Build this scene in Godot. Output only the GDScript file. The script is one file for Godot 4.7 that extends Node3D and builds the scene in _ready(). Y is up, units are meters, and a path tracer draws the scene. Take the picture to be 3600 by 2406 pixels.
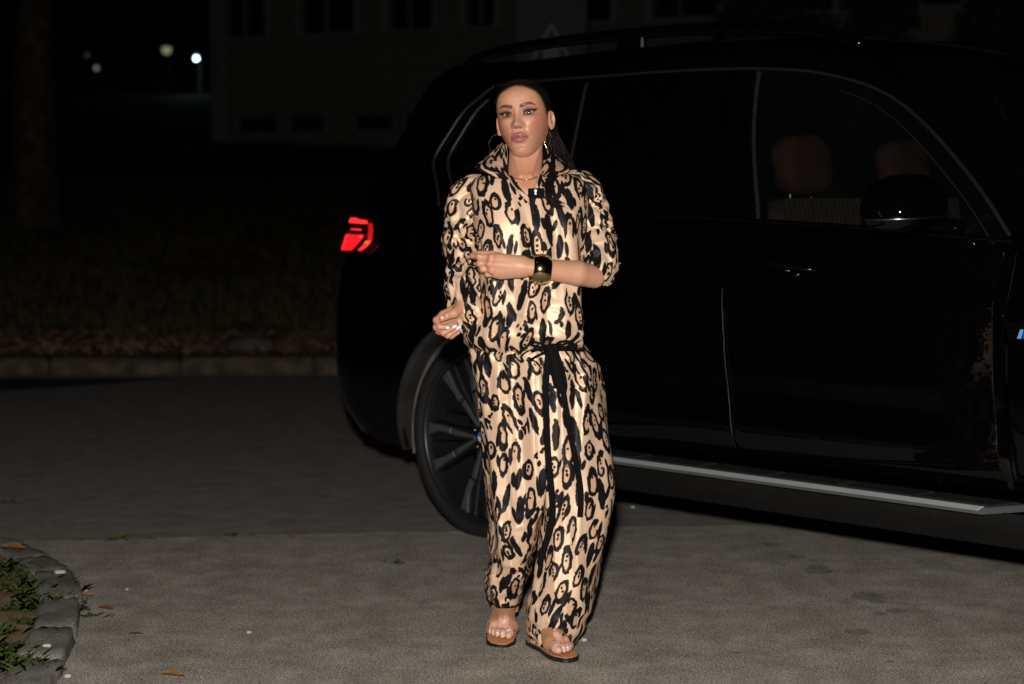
extends Node3D
# A night street lit by the photographer's flash: a person in a leopard print jumpsuit walks past a parked black car.

const HALF := 1.03          # half width of the car
const YAW := 47.4           # the car's heading

var taken := {}
var fold := FastNoiseLite.new()
var rough_noise := FastNoiseLite.new()


class Buf:
	# collects vertices, then becomes one ArrayMesh; front faces run clockwise
	var v := PackedVector3Array()
	var n := PackedVector3Array()
	var t := PackedVector2Array()
	var c := PackedColorArray()
	var i := PackedInt32Array()

	func grid(p: PackedVector3Array, nu: int, nv: int, wrap := false, uv := PackedVector2Array(), col := PackedColorArray(), skip := PackedByteArray(), tint := Color.WHITE) -> void:
		var at := v.size()
		var nn := PackedVector3Array()
		nn.resize(p.size())
		for b in nv - 1:
			for a in (nu if wrap else nu - 1):
				var a2 := (a + 1) % nu
				var p0 := b * nu + a
				var p1 := b * nu + a2
				var p2 := (b + 1) * nu + a
				var p3 := (b + 1) * nu + a2
				var f := (p[p1] - p[p0]).cross(p[p3] - p[p0]) + (p[p3] - p[p0]).cross(p[p2] - p[p0])
				nn[p0] += f
				nn[p1] += f
				nn[p2] += f
				nn[p3] += f
		var cols := nu + (1 if wrap else 0)
		for b in nv:
			for a in cols:
				var k := b * nu + a % nu
				v.append(p[k])
				n.append(nn[k].normalized() if nn[k].length_squared() > 1e-20 else Vector3.UP)
				c.append(col[k] if col.size() else tint)
				t.append(uv[b * cols + a] if uv.size() else Vector2(float(a) / (cols - 1), float(b) / (nv - 1)))
		for b in nv - 1:
			for a in cols - 1:
				if skip.size() and skip[b * cols + a]:
					continue
				var q := at + b * cols + a
				i.append_array([q, q + cols + 1, q + 1, q, q + cols, q + cols + 1])

	func tri(a: Vector3, b: Vector3, d: Vector3, tint := Color.WHITE) -> void:
		var f := (d - a).cross(b - a).normalized()
		var at := v.size()
		for q in [a, b, d]:
			v.append(q)
			n.append(f)
			c.append(tint)
			t.append(Vector2(q.x, q.y))
		i.append_array([at, at + 1, at + 2])

	func quad(a: Vector3, b: Vector3, d: Vector3, e: Vector3, tint := Color.WHITE) -> void:
		var f := (d - a).cross(b - a).normalized()
		var at := v.size()
		for q in [a, b, d, e]:
			v.append(q)
			n.append(f)
			c.append(tint)
			t.append(Vector2(q.x, q.y))
		i.append_array([at, at + 1, at + 2, at, at + 2, at + 3])

	func box(o: Vector3, s: Vector3, turn := Basis.IDENTITY, bevel := 0.0, tint := Color.WHITE) -> void:
		# a box with chamfered edges
		var h := s / 2.0
		var e := minf(bevel, minf(h.x, minf(h.y, h.z)) * 0.45)
		var ax := [Vector3.RIGHT, Vector3.UP, Vector3.BACK]
		for k in 3:
			for sg in [-1.0, 1.0]:
				var u: Vector3 = ax[(k + 1) % 3]
				var w: Vector3 = ax[(k + 2) % 3]
				var m: Vector3 = ax[k] * h[k] * sg
				var hu: float = h[(k + 1) % 3] - e
				var hw: float = h[(k + 2) % 3] - e
				var q := [m - u * hu - w * hw, m + u * hu - w * hw, m + u * hu + w * hw, m - u * hu + w * hw]
				if sg < 0:
					quad(o + turn * q[0], o + turn * q[1], o + turn * q[2], o + turn * q[3], tint)
				else:
					quad(o + turn * q[3], o + turn * q[2], o + turn * q[1], o + turn * q[0], tint)
		if e <= 0.0:
			return
		for k in 3:
			for s1 in [-1.0, 1.0]:
				for s2 in [-1.0, 1.0]:
					var u: Vector3 = ax[(k + 1) % 3]
					var w: Vector3 = ax[(k + 2) % 3]
					var m: Vector3 = ax[k]
					var hu: float = h[(k + 1) % 3]
					var hw: float = h[(k + 2) % 3]
					var l: Vector3 = m * (h[k] - e)
					var pa: Vector3 = u * s1 * hu + w * s2 * (hw - e)
					var pb: Vector3 = u * s1 * (hu - e) + w * s2 * hw
					if s1 * s2 > 0:
						quad(o + turn * (pa - l), o + turn * (pa + l), o + turn * (pb + l), o + turn * (pb - l), tint)
					else:
						quad(o + turn * (pb - l), o + turn * (pb + l), o + turn * (pa + l), o + turn * (pa - l), tint)
		for sx in [-1.0, 1.0]:
			for sy in [-1.0, 1.0]:
				for sz in [-1.0, 1.0]:
					var pa := Vector3(sx * h.x, sy * (h.y - e), sz * (h.z - e))
					var pb := Vector3(sx * (h.x - e), sy * h.y, sz * (h.z - e))
					var pc := Vector3(sx * (h.x - e), sy * (h.y - e), sz * h.z)
					if sx * sy * sz > 0:
						tri(o + turn * pa, o + turn * pc, o + turn * pb, tint)
					else:
						tri(o + turn * pa, o + turn * pb, o + turn * pc, tint)

	func tube(path: PackedVector3Array, radii: PackedFloat32Array, sides := 10, flat := 1.0, up := Vector3.UP, cap := true, tint := Color.WHITE) -> void:
		# a tube along a path; flat < 1 squeezes it along the second axis
		var p := PackedVector3Array()
		var m := path.size()
		var last := up
		for k in m:
			var d := (path[mini(k + 1, m - 1)] - path[maxi(k - 1, 0)]).normalized()
			var x := last.cross(d)
			if x.length() < 0.02:
				x = Vector3.RIGHT.cross(d) if absf(d.x) < 0.9 else Vector3.BACK.cross(d)
			x = x.normalized()
			var y := d.cross(x).normalized()
			last = y
			for a in sides:
				var g := TAU * a / sides
				p.append(path[k] + (x * cos(g) + y * sin(g) * flat) * radii[mini(k, radii.size() - 1)])
		if cap:
			var first := PackedVector3Array()
			var end := PackedVector3Array()
			for a in sides:
				first.append(path[0])
				end.append(path[m - 1])
			p = first + p + end
			m += 2
		grid(p, sides, m, true, PackedVector2Array(), PackedColorArray(), PackedByteArray(), tint)

	func lathe(o: Vector3, turn: Basis, prof: PackedVector2Array, sides := 24, tint := Color.WHITE) -> void:
		# prof: (radius, height along turn's y axis)
		var p := PackedVector3Array()
		for q in prof:
			for a in sides:
				var g := TAU * a / sides
				p.append(o + turn * Vector3(q.x * cos(g), q.y, q.x * sin(g)))
		grid(p, sides, prof.size(), true, PackedVector2Array(), PackedColorArray(), PackedByteArray(), tint)

	func prism(outline: PackedVector2Array, o: Vector3, turn: Basis, depth: float, bevel := 0.0, tint := Color.WHITE) -> void:
		# an outline in turn's x/y plane, extruded by depth along its z, with a chamfer on the far rim
		var flat_id := Geometry2D.triangulate_polygon(outline)
		var inner := outline
		if bevel > 0.0:
			var shrunk := Geometry2D.offset_polygon(outline, -bevel, Geometry2D.JOIN_MITER)
			if shrunk.size() == 1 and shrunk[0].size() == outline.size():
				# match the order of the shrunk ring to the outline
				var best := 0
				for k in outline.size():
					if shrunk[0][k].distance_to(outline[0]) < shrunk[0][best].distance_to(outline[0]):
						best = k
				inner = PackedVector2Array()
				for k in outline.size():
					inner.append(shrunk[0][(k + best) % outline.size()])
		for k in range(0, flat_id.size(), 3):
			var a := flat_id[k]
			var b := flat_id[k + 1]
			var d := flat_id[k + 2]
			var f := [inner[a], inner[b], inner[d]]
			tri(o + turn * Vector3(f[0].x, f[0].y, depth), o + turn * Vector3(f[1].x, f[1].y, depth), o + turn * Vector3(f[2].x, f[2].y, depth), tint)
			f = [outline[a], outline[b], outline[d]]
			tri(o + turn * Vector3(f[0].x, f[0].y, 0), o + turn * Vector3(f[2].x, f[2].y, 0), o + turn * Vector3(f[1].x, f[1].y, 0), tint)
		var m := outline.size()
		for k in m:
			var a := outline[k]
			var b := outline[(k + 1) % m]
			var a2 := inner[k]
			var b2 := inner[(k + 1) % m]
			var z2 := depth - bevel
			quad(o + turn * Vector3(a.x, a.y, 0), o + turn * Vector3(b.x, b.y, 0), o + turn * Vector3(b.x, b.y, z2), o + turn * Vector3(a.x, a.y, z2), tint)
			if bevel > 0.0:
				quad(o + turn * Vector3(a.x, a.y, z2), o + turn * Vector3(b.x, b.y, z2), o + turn * Vector3(b2.x, b2.y, depth), o + turn * Vector3(a2.x, a2.y, depth), tint)

	func ball(o: Vector3, r: Vector3, turn := Basis.IDENTITY, sides := 14, rows := 9, tint := Color.WHITE) -> void:
		var p := PackedVector3Array()
		for b in rows:
			var e := PI * b / (rows - 1)
			for a in sides:
				var g := TAU * a / sides
				p.append(o + turn * (r * Vector3(sin(e) * cos(g), cos(e), sin(e) * sin(g))))
		grid(p, sides, rows, true, PackedVector2Array(), PackedColorArray(), PackedByteArray(), tint)

	func sdf(prims: Array, cell: float, k: float, paint: Callable, kg := 0.0) -> void:
		# surface nets round tapered capsules [a, b, ra, rb, group]; group 0 joins with all, the others only with group 0
		var lo := Vector3(1e9, 1e9, 1e9)
		var hi := -lo
		for q in prims:
			var r: float = maxf(q[2], q[3]) + cell * 3.0 + k * 0.5
			lo = lo.min(q[0] - Vector3(r, r, r)).min(q[1] - Vector3(r, r, r))
			hi = hi.max(q[0] + Vector3(r, r, r)).max(q[1] + Vector3(r, r, r))
		const B := 5
		var nx := (int((hi.x - lo.x) / cell) / B + 1) * B
		var ny := (int((hi.y - lo.y) / cell) / B + 1) * B
		var nz := (int((hi.z - lo.z) / cell) / B + 1) * B
		var sx := nx + 1
		var sxy := sx * (ny + 1)
		var val := PackedFloat32Array()
		val.resize(sxy * (nz + 1))
		val.fill(1e9)
		var far := cell * B * 0.5 * 1.7321
		var blocks := []
		var groups := 0
		for q in prims:
			groups = maxi(groups, q[4] + 1)
		for bz in range(0, nz, B):
			for by in range(0, ny, B):
				for bx in range(0, nx, B):
					var m := lo + Vector3(bx + B * 0.5, by + B * 0.5, bz + B * 0.5) * cell
					var near := []
					for q in prims:
						if dist(m, q) < far + k + kg + cell * 2.0:
							near.append(q)
					if near.is_empty():
						continue
					blocks.append(Vector3i(bx, by, bz))
					for z in range(bz, bz + B + 1):
						for y in range(by, by + B + 1):
							for x in range(bx, bx + B + 1):
								var id := z * sxy + y * sx + x
								if val[id] < 1e8:
									continue
								var w := lo + Vector3(x, y, z) * cell
								var g := PackedFloat32Array()
								g.resize(groups)
								g.fill(1e8)
								for q in near:
									var d: float = dist(w, q)
									var o: float = g[q[4]]
									var s := maxf(k - absf(d - o), 0.0)
									g[q[4]] = minf(d, o) - s * s / (4.0 * k)
								var best := g[0]
								for a in range(1, groups):
									var s := maxf(k - absf(g[a] - g[0]), 0.0)
									best = minf(best, minf(g[a], g[0]) - s * s / (4.0 * k))
								val[id] = best
		var put := {}
		var at := v.size()
		var off := [0, 1, sx, sx + 1, sxy, sxy + 1, sxy + sx, sxy + sx + 1]
		var edges := [[0, 1], [2, 3], [4, 5], [6, 7], [0, 2], [1, 3], [4, 6], [5, 7], [0, 4], [1, 5], [2, 6], [3, 7]]
		for bl in blocks:
			for z in range(bl.z, bl.z + B):
				for y in range(bl.y, bl.y + B):
					for x in range(bl.x, bl.x + B):
						var id: int = z * sxy + y * sx + x
						var neg := 0
						for o in off:
							if val[id + o] < 0.0:
								neg += 1
						if neg == 0 or neg == 8:
							continue
						var sum := Vector3.ZERO
						var cnt := 0
						for e in edges:
							var d0 := val[id + off[e[0]]]
							var d1 := val[id + off[e[1]]]
							if (d0 < 0.0) != (d1 < 0.0):
								var f := d0 / (d0 - d1)
								sum += Vector3(e[0] & 1, (e[0] >> 1) & 1, e[0] >> 2).lerp(Vector3(e[1] & 1, (e[1] >> 1) & 1, e[1] >> 2), f)
								cnt += 1
						put[id] = v.size()
						var p := lo + (Vector3(x, y, z) + sum / cnt) * cell
						v.append(p)
						n.append(Vector3.ZERO)
						t.append(Vector2(p.x, p.y))
						c.append(Color.WHITE)
		for id in put:
			for ax in 3:
				var s: int = [1, sx, sxy][ax]
				var u: int = [sx, sxy, 1][ax]
				var w: int = [sxy, 1, sx][ax]
				var d0 := val[id]
				var d1 := val[id + s]
				if (d0 < 0.0) == (d1 < 0.0):
					continue
				if not (put.has(id - u) and put.has(id - w) and put.has(id - u - w)):
					continue
				var q := [put[id], put[id - u], put[id - u - w], put[id - w]]
				if d0 >= 0.0:
					q = [q[3], q[2], q[1], q[0]]
				for tr in [[q[0], q[1], q[2]], [q[0], q[2], q[3]]]:
					i.append_array(tr)
					var f := (v[tr[2]] - v[tr[0]]).cross(v[tr[1]] - v[tr[0]])
					for a in tr:
						n[a] += f
		for a in range(at, v.size()):
			n[a] = n[a].normalized()
			c[a] = paint.call(v[a], n[a])

	static func dist(p: Vector3, q: Array) -> float:
		var ab: Vector3 = q[1] - q[0]
		var l := ab.length_squared()
		var h := clampf((p - q[0]).dot(ab) / l, 0.0, 1.0) if l > 1e-12 else 0.0
		return (p - q[0] - ab * h).length() - lerpf(q[2], q[3], h)

	func into(m: ArrayMesh, mat: Material) -> void:
		if v.is_empty():
			return
		var a := []
		a.resize(Mesh.ARRAY_MAX)
		a[Mesh.ARRAY_VERTEX] = v
		a[Mesh.ARRAY_NORMAL] = n
		a[Mesh.ARRAY_TEX_UV] = t
		a[Mesh.ARRAY_COLOR] = c
		a[Mesh.ARRAY_INDEX] = i
		m.add_surface_from_arrays(Mesh.PRIMITIVE_TRIANGLES, a)
		m.surface_set_material(m.get_surface_count() - 1, mat)

	func mesh(mat: Material) -> ArrayMesh:
		var m := ArrayMesh.new()
		into(m, mat)
		return m


# ---------- naming ----------
func numbered(called: String) -> String:
	if not taken.has(called):
		taken[called] = 0
		return called
	taken[called] += 1
	return "%s_%03d" % [called, taken[called]]


func thing(called: String, label: String, category: String, at := Vector3.ZERO, group := "") -> Node3D:
	var o := Node3D.new()
	o.name = numbered(called)
	add_child(o, true)
	o.position = at
	tag(o, label, category, group)
	return o


func tag(o: Node3D, label: String, category: String, group := "") -> Node3D:
	o.set_meta("label", label)
	o.set_meta("category", category)
	if group:
		o.set_meta("group", group)
	return o


func lone(called: String, b: Buf, m: Material, label: String, category: String, at := Vector3.ZERO, group := "") -> MeshInstance3D:
	var o := MeshInstance3D.new()
	o.name = numbered(called)
	o.mesh = b.mesh(m)
	add_child(o, true)
	o.position = at
	tag(o, label, category, group)
	return o


func struct(called: String, b: Buf, m: Material) -> MeshInstance3D:
	var o := MeshInstance3D.new()
	o.name = numbered(called)
	o.mesh = b.mesh(m)
	o.set_meta("kind", "structure")
	add_child(o, true)
	return o


func part(called: String, b: Buf, m: Material, parent: Node3D, label := "") -> MeshInstance3D:
	var o := MeshInstance3D.new()
	var n := 0
	var nm := called
	while parent.has_node(nm):
		n += 1
		nm = "%s_%03d" % [called, n]
	o.name = nm
	o.mesh = b.mesh(m)
	if label:
		o.set_meta("label", label)
	parent.add_child(o, true)
	return o


func share(called: String, mesh: Mesh, parent: Node3D, at: Transform3D, m: Material = null) -> MeshInstance3D:
	var o := MeshInstance3D.new()
	var n := 0
	var nm := called
	while parent.has_node(nm):
		n += 1
		nm = "%s_%03d" % [called, n]
	o.name = nm
	o.mesh = mesh
	if m:
		o.material_override = m
	o.transform = at
	parent.add_child(o, true)
	return o


# ---------- materials ----------
func mat(r: float, g: float, b: float, rough := 0.7, metal := 0.0, spec := 0.5) -> StandardMaterial3D:
	# r, g, b: real base colour, linear
	var m := StandardMaterial3D.new()
	m.albedo_color = Color(r, g, b).linear_to_srgb()
	m.roughness = rough
	m.metallic = metal
	m.metallic_specular = spec
	return m


func lamp_mat(r: float, g: float, b: float, e: float) -> StandardMaterial3D:
	var m := mat(r * 0.5, g * 0.5, b * 0.5, 0.3)
	m.emission_enabled = true
	m.emission = Color(r, g, b).linear_to_srgb()
	m.emission_energy_multiplier = e
	return m


func tinted(rough := 0.6, spec := 0.5) -> StandardMaterial3D:
	var m := mat(1, 1, 1, rough, 0.0, spec)
	m.vertex_color_use_as_albedo = true
	return m


func pane(r: float, g: float, b: float, a: float) -> StandardMaterial3D:
	var m := mat(r, g, b, 0.03)
	m.albedo_color.a = a
	m.transparency = BaseMaterial3D.TRANSPARENCY_ALPHA
	return m


func smooth(pts: Array, steps := 6) -> PackedVector3Array:
	# Catmull-Rom through the points
	var out := PackedVector3Array()
	var m := pts.size()
	for k in m - 1:
		var a: Vector3 = pts[maxi(k - 1, 0)]
		var b: Vector3 = pts[k]
		var c: Vector3 = pts[k + 1]
		var d: Vector3 = pts[mini(k + 2, m - 1)]
		for s in steps:
			out.append(b.cubic_interpolate(c, a, d, float(s) / steps))
	out.append(pts[m - 1])
	return out


func table(xs: Array, ys: Array, x: float) -> float:
	# smooth reading of a table, xs ascending
	var m := xs.size()
	if x <= xs[0]:
		return ys[0]
	if x >= xs[m - 1]:
		return ys[m - 1]
	var k := 0
	while x > xs[k + 1]:
		k += 1
	var f: float = (x - xs[k]) / (xs[k + 1] - xs[k])
	var h: float = xs[k + 1] - xs[k]
	var s: float = (ys[k + 1] - ys[k]) / h
	var m0: float = s if k == 0 else (ys[k + 1] - ys[k - 1]) / (xs[k + 1] - xs[k - 1])
	var m1: float = s if k + 2 >= m else (ys[k + 2] - ys[k]) / (xs[k + 2] - xs[k])
	var f2 := f * f
	var f3 := f2 * f
	return (2 * f3 - 3 * f2 + 1) * ys[k] + (f3 - 2 * f2 + f) * h * m0 + (-2 * f3 + 3 * f2) * ys[k + 1] + (f3 - f2) * h * m1


func linear(xs: Array, ys: Array, x: float) -> float:
	var m := xs.size()
	if x <= xs[0]:
		return ys[0]
	for k in m - 1:
		if x <= xs[k + 1]:
			return lerpf(ys[k], ys[k + 1], (x - xs[k]) / (xs[k + 1] - xs[k]))
	return ys[m - 1]


func bell(x: float, s: float) -> float:
	return exp(-0.5 * x * x / (s * s))


# ---------- the scene ----------
func _ready() -> void:
	fold.seed = 7
	fold.frequency = 1.0
	fold.fractal_octaves = 2
	rough_noise.seed = 11
	rough_noise.frequency = 1.0
	rough_noise.fractal_octaves = 3

	var cam := Camera3D.new()
	cam.name = "camera"
	cam.position = Vector3(0, 1.34, 0)
	cam.rotation_degrees.x = -4.19
	cam.near = 0.1
	cam.far = 400.0
	var lens := CameraAttributesPhysical.new()
	lens.frustum_focus_distance = 5.75
	lens.frustum_focal_length = 101.8
	lens.exposure_aperture = 4.4
	cam.attributes = lens
	add_child(cam)
	cam.fov = 19.51

	var env := Environment.new()
	env.background_mode = Environment.BG_SKY
	env.tonemap_mode = Environment.TONE_MAPPER_LINEAR
	env.tonemap_exposure = 1.0
	env.sdfgi_enabled = true
	env.ssao_enabled = true
	env.ssil_enabled = true
	var sm := ProceduralSkyMaterial.new()
	sm.sky_top_color = Color(0.05, 0.055, 0.07)
	sm.sky_horizon_color = Color(0.06, 0.06, 0.065)
	sm.ground_bottom_color = Color(0.03, 0.03, 0.03)
	sm.ground_horizon_color = Color(0.06, 0.06, 0.065)
	sm.sky_energy_multiplier = 0.05
	sm.ground_energy_multiplier = 0.05
	var sky := Sky.new()
	sky.sky_material = sm
	env.sky = sky
	var we := WorldEnvironment.new()
	we.name = "night_environment"
	we.environment = env
	add_child(we)

	# moonlight, almost nothing
	var moon := DirectionalLight3D.new()
	moon.name = "moonlight"
	moon.light_energy = 0.0015
	moon.light_color = Color(0.85, 0.9, 1.0)
	moon.light_angular_distance = 0.5
	moon.shadow_enabled = true
	moon.rotation_degrees = Vector3(-50, -35, 0)
	add_child(moon)

	# the photographer's flash, a hand's breadth above the lens: the light that made the photograph
	var flash := SpotLight3D.new()
	flash.name = "camera_flash"
	flash.position = Vector3(-0.05, 1.34 + 0.30, 0.02)
	flash.rotation_degrees = Vector3(-7.5, 0.2, 0)
	flash.light_energy = 43.0
	flash.light_color = Color(1.0, 0.972, 0.945)
	flash.light_size = 0.05
	flash.spot_angle = 30.0
	flash.spot_angle_attenuation = 0.75
	flash.spot_range = 120.0
	flash.spot_attenuation = 2.0
	flash.shadow_enabled = true
	add_child(flash)

	ground()
	background()
	car()
	person()
	litter()


# ---------- ground ----------
func speckle(size: int, seed_: int, base: Color, dark: Color, light: Color) -> ImageTexture:
	# aggregate: a fine grain of dark and light chips over slow stains (sRGB colours)
	var r := RandomNumberGenerator.new()
	r.seed = seed_
	var slow := FastNoiseLite.new()
	slow.seed = seed_
	slow.frequency = 1.0
	slow.fractal_octaves = 3
	var grain := FastNoiseLite.new()
	grain.seed = seed_ + 1
	grain.frequency = 0.3
	grain.fractal_octaves = 2
	var data := PackedByteArray()
	data.resize(size * size * 3)
	for y in size:
		for x in size:
			var k := slow.get_noise_3d(cos(TAU * x / size) * 1.3, sin(TAU * x / size) * 1.3, 1.3 * cos(TAU * y / size) + 4.0 * sin(TAU * y / size) * 0.3)
			var q := r.randf()
			var chip := grain.get_noise_2d(x, y) * 1.15
			var col := base.lerp(dark, clampf(0.22 + k * 0.25 + chip + r.randfn(0.0, 0.16), -0.35, 1.2))
			if q < 0.12:
				col = col.lerp(dark, 0.75)
			elif q > 0.93:
				col = col.lerp(light, 0.8)
			var o := (y * size + x) * 3
			data[o] = int(clampf(col.r, 0, 1) * 255)
			data[o + 1] = int(clampf(col.g, 0, 1) * 255)
			data[o + 2] = int(clampf(col.b, 0, 1) * 255)
	return ImageTexture.create_from_image(Image.create_from_data(size, size, false, Image.FORMAT_RGB8, data))


func stains(seed_: int, low: float, freq: float, warm: float) -> NoiseTexture2D:
	var t := NoiseTexture2D.new()
	t.width = 512
	t.height = 512
	t.seamless = true
	var nz := FastNoiseLite.new()
	nz.seed = seed_
	nz.frequency = freq
	nz.fractal_octaves = 5
	t.noise = nz
	var g := Gradient.new()
	g.set_color(0, Color(low, low * (1.0 - warm * 0.3), low * (1.0 - warm)))
	g.set_color(1, Color(1, 1, 1))
	t.color_ramp = g
	return t


func paved(seed_: int, base: Color, dark: Color, light: Color, low: float, warm := 0.03) -> StandardMaterial3D:
	var m := StandardMaterial3D.new()
	m.albedo_texture = speckle(640, seed_, base, dark, light)
	m.uv1_triplanar = true
	m.uv1_world_triplanar = true
	m.uv1_scale = Vector3(0.72, 0.72, 0.72)
	m.roughness = 0.9
	m.metallic_specular = 0.35
	m.heightmap_enabled = true
	m.heightmap_texture = m.albedo_texture
	m.heightmap_scale = 0.2
	m.detail_enabled = true
	m.detail_blend_mode = BaseMaterial3D.BLEND_MODE_MUL
	m.detail_uv_layer = BaseMaterial3D.DETAIL_UV_1
	m.detail_albedo = stains(seed_ + 3, low, 0.012, warm)
	return m


func joint_z(x: float) -> float:
	return -7.9 - 0.137 * (x + 0.0) * 1.0


func edge_x(z: float) -> float:
	# outer edge of the planted corner, a quarter curve of rough stones
	return linear([-7.75, -7.5, -7.2, -6.8, -6.37, -5.93, -5.4, -4.5, -3.0], [-2.35, -1.99, -1.74, -1.53, -1.40, -1.315, -1.255, -1.2, -1.15], z)


func hill(x: float, z: float) -> float:
	var d := maxf(0.0, -16.45 - z)
	return 0.13 + d * 0.055 + 0.00042 * d * d + rough_noise.get_noise_2d(x * 0.5, z * 0.5) * minf(d, 3.0) * 0.03


func ground() -> void:
	# the far carriageway in dark asphalt, one sheet that reaches past everything
	var road_m := paved(21, Color(0.65, 0.64, 0.62), Color(0.43, 0.425, 0.41), Color(0.70, 0.685, 0.66), 0.84)
	var b := Buf.new()
	b.grid(PackedVector3Array([Vector3(-120, 0, 60), Vector3(120, 0, 60), Vector3(-120, 0, -120), Vector3(120, 0, -120)]), 2, 2)
	struct("road", b, road_m)
	# the pale old apron in front, one worn edge proud of the road
	var apron_m := paved(5, Color(0.79, 0.77, 0.725), Color(0.38, 0.365, 0.335), Color(0.98, 0.97, 0.95), 0.86, 0.04)
	b = Buf.new()
	var p := PackedVector3Array()
	var n := 200
	var uv := PackedVector2Array()
	for row in 5:
		for k in n + 1:
			var x := -14.0 + 28.0 * k / n
			var z := joint_z(x) + rough_noise.get_noise_2d(x * 3.0, 2.0) * 0.03 + rough_noise.get_noise_2d(x * 14.0, 9.0) * 0.012
			var q := Vector3(x, 0.012, 12.0)
			if row == 1:
				q = Vector3(x, 0.012, -2.0)
			elif row == 2:
				q = Vector3(x, 0.012, z + 0.025)
			elif row == 3:
				q = Vector3(x, 0.009, z)
			elif row == 4:
				q = Vector3(x, -0.01, z - 0.004)
			p.append(q)
			uv.append(Vector2(q.x, q.z) * 0.13)
	b.grid(p, n + 1, 5, false, uv)
	struct("pavement", b, apron_m)
	# a darker patch across the lane
	b = Buf.new()
	p = PackedVector3Array()
	for row in 2:
		for k in 25:
			var f := k / 24.0
			var x := -7.5 + 5.0 * f
			var z0 := -14.55 + rough_noise.get_noise_1d(f * 9.0) * 0.1
			var z1 := lerpf(-11.0, -14.5, pow(f, 1.2)) + rough_noise.get_noise_1d(f * 12.0 + 40.0) * 0.15
			p.append(Vector3(x, 0.004, z1 if row == 0 else z0))
	b.grid(p, 25, 2)
	struct("dark_patch", b, paved(33, Color(0.2, 0.2, 0.21), Color(0.12, 0.12, 0.13), Color(0.3, 0.3, 0.3), 0.8))

	# far kerb: one stone after another
	var kerb := Node3D.new()
	kerb.name = "kerb"
	kerb.set_meta("kind", "structure")
	add_child(kerb)
	var r := RandomNumberGenerator.new()
	r.seed = 4
	var kerb_m := paved(8, Color(0.46, 0.40, 0.35), Color(0.28, 0.245, 0.21), Color(0.58, 0.53, 0.48), 0.45)
	var kinds := []
	for k in 3:
		var kb := Buf.new()
		kb.box(Vector3(0, 0, 0), Vector3(0.994 - 0.004 * k, 0.26, 0.16), Basis.IDENTITY, 0.018 + 0.006 * k)
		kinds.append(kb.mesh(kerb_m))
	for k in 26:
		var turn := Basis(Vector3.UP, r.randf_range(-0.015, 0.015)) * Basis(Vector3.BACK, r.randf_range(-0.012, 0.012))
		share("kerb_stone", kinds[k % 3], kerb, Transform3D(turn, Vector3(-11.0 + k * 1.0, r.randf_range(-0.012, 0.008), -15.02 + r.randf_range(-0.015, 0.015))))

	# the bank behind the kerb
	var soil := paved(14, Color(0.58, 0.48, 0.38), Color(0.38, 0.31, 0.24), Color(0.7, 0.61, 0.5), 0.5, 0.1)
	b = Buf.new()
	p = PackedVector3Array()
	for row in 61:
		for k in 61:
			var z := -15.09 - 1.3 * row if row < 31 else -15.09 - 1.3 * 30 - (row - 30) * 2.4
			if row == 0:
				z = -15.1
			elif row < 12:
				z = -15.1 - 0.35 * row
			var x := -46.0 + 92.0 * k / 60.0
			p.append(Vector3(x, hill(x, z) - (0.02 if row == 0 else 0.0), z))
	b.grid(p, 61, 61)
	struct("grass_bank", b, soil)

	# short grass over the bank
	var blade := Buf.new()
	for k in 5:
		var g := TAU * k / 5.0
		var o := Vector3(cos(g), 0, sin(g)) * 0.025
		var w := Vector3(-sin(g), 0, cos(g)) * 0.008
		var lean := Vector3(cos(g * 1.7 + 1.0), 0, sin(g * 1.7 + 1.0)) * 0.05
		blade.tri(o - w, o + lean + Vector3(0, 0.085 + 0.02 * (k % 3), 0), o + w)
	var grass_m := mat(0.046, 0.05, 0.026, 0.8, 0.0, 0.2)
	grass_m.vertex_color_use_as_albedo = true
	var mm := MultiMesh.new()
	mm.transform_format = MultiMesh.TRANSFORM_3D
	mm.use_colors = true
	mm.mesh = blade.mesh(grass_m)
	var tuft := []
	for k in 26000:
		var z := -15.5 - 24.0 * pow(r.randf(), 1.6)
		var x := r.randf_range(-1.0, 1.0) * (4.0 - z * 0.32) - 1.0
		var d := -15.3 - z
		if rough_noise.get_noise_2d(x * 0.8, z * 0.8 + 30.0) + minf(d * 0.35, 1.4) - 0.8 < r.randf_range(-0.4, 0.3):
			continue
		tuft.append(Vector3(x, 0, z))
	mm.instance_count = tuft.size()
	for k in tuft.size():
		var q: Vector3 = tuft[k]
		var s := r.randf_range(0.6, 1.5)
		mm.set_instance_transform(k, Transform3D(Basis(Vector3.UP, r.randf() * TAU).scaled(Vector3(s, s * r.randf_range(0.6, 1.2), s)), Vector3(q.x, hill(q.x, q.z) - 0.01, q.z)))
		var f := r.randf()
		mm.set_instance_color(k, Color(0.8 + 0.7 * f, 0.85 + 0.2 * f, 0.8, 1))
	var gi := MultiMeshInstance3D.new()
	gi.name = "grass"
	gi.multimesh = mm
	gi.set_meta("kind", "stuff")
	tag(gi, "short grass growing over the dark bank behind the kerb", "grass")
	add_child(gi)

	# brown leaf litter on the bare strip behind the kerb, past counting
	var lf := Buf.new()
	leaf_shape(lf, 0.045, 0.022, 0.012)
	var litter_m := mat(0.15, 0.105, 0.07, 0.8, 0.0, 0.3)
	litter_m.vertex_color_use_as_albedo = true
	mm = MultiMesh.new()
	mm.transform_format = MultiMesh.TRANSFORM_3D
	mm.use_colors = true
	mm.mesh = lf.mesh(litter_m)
	mm.instance_count = 1500
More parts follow.
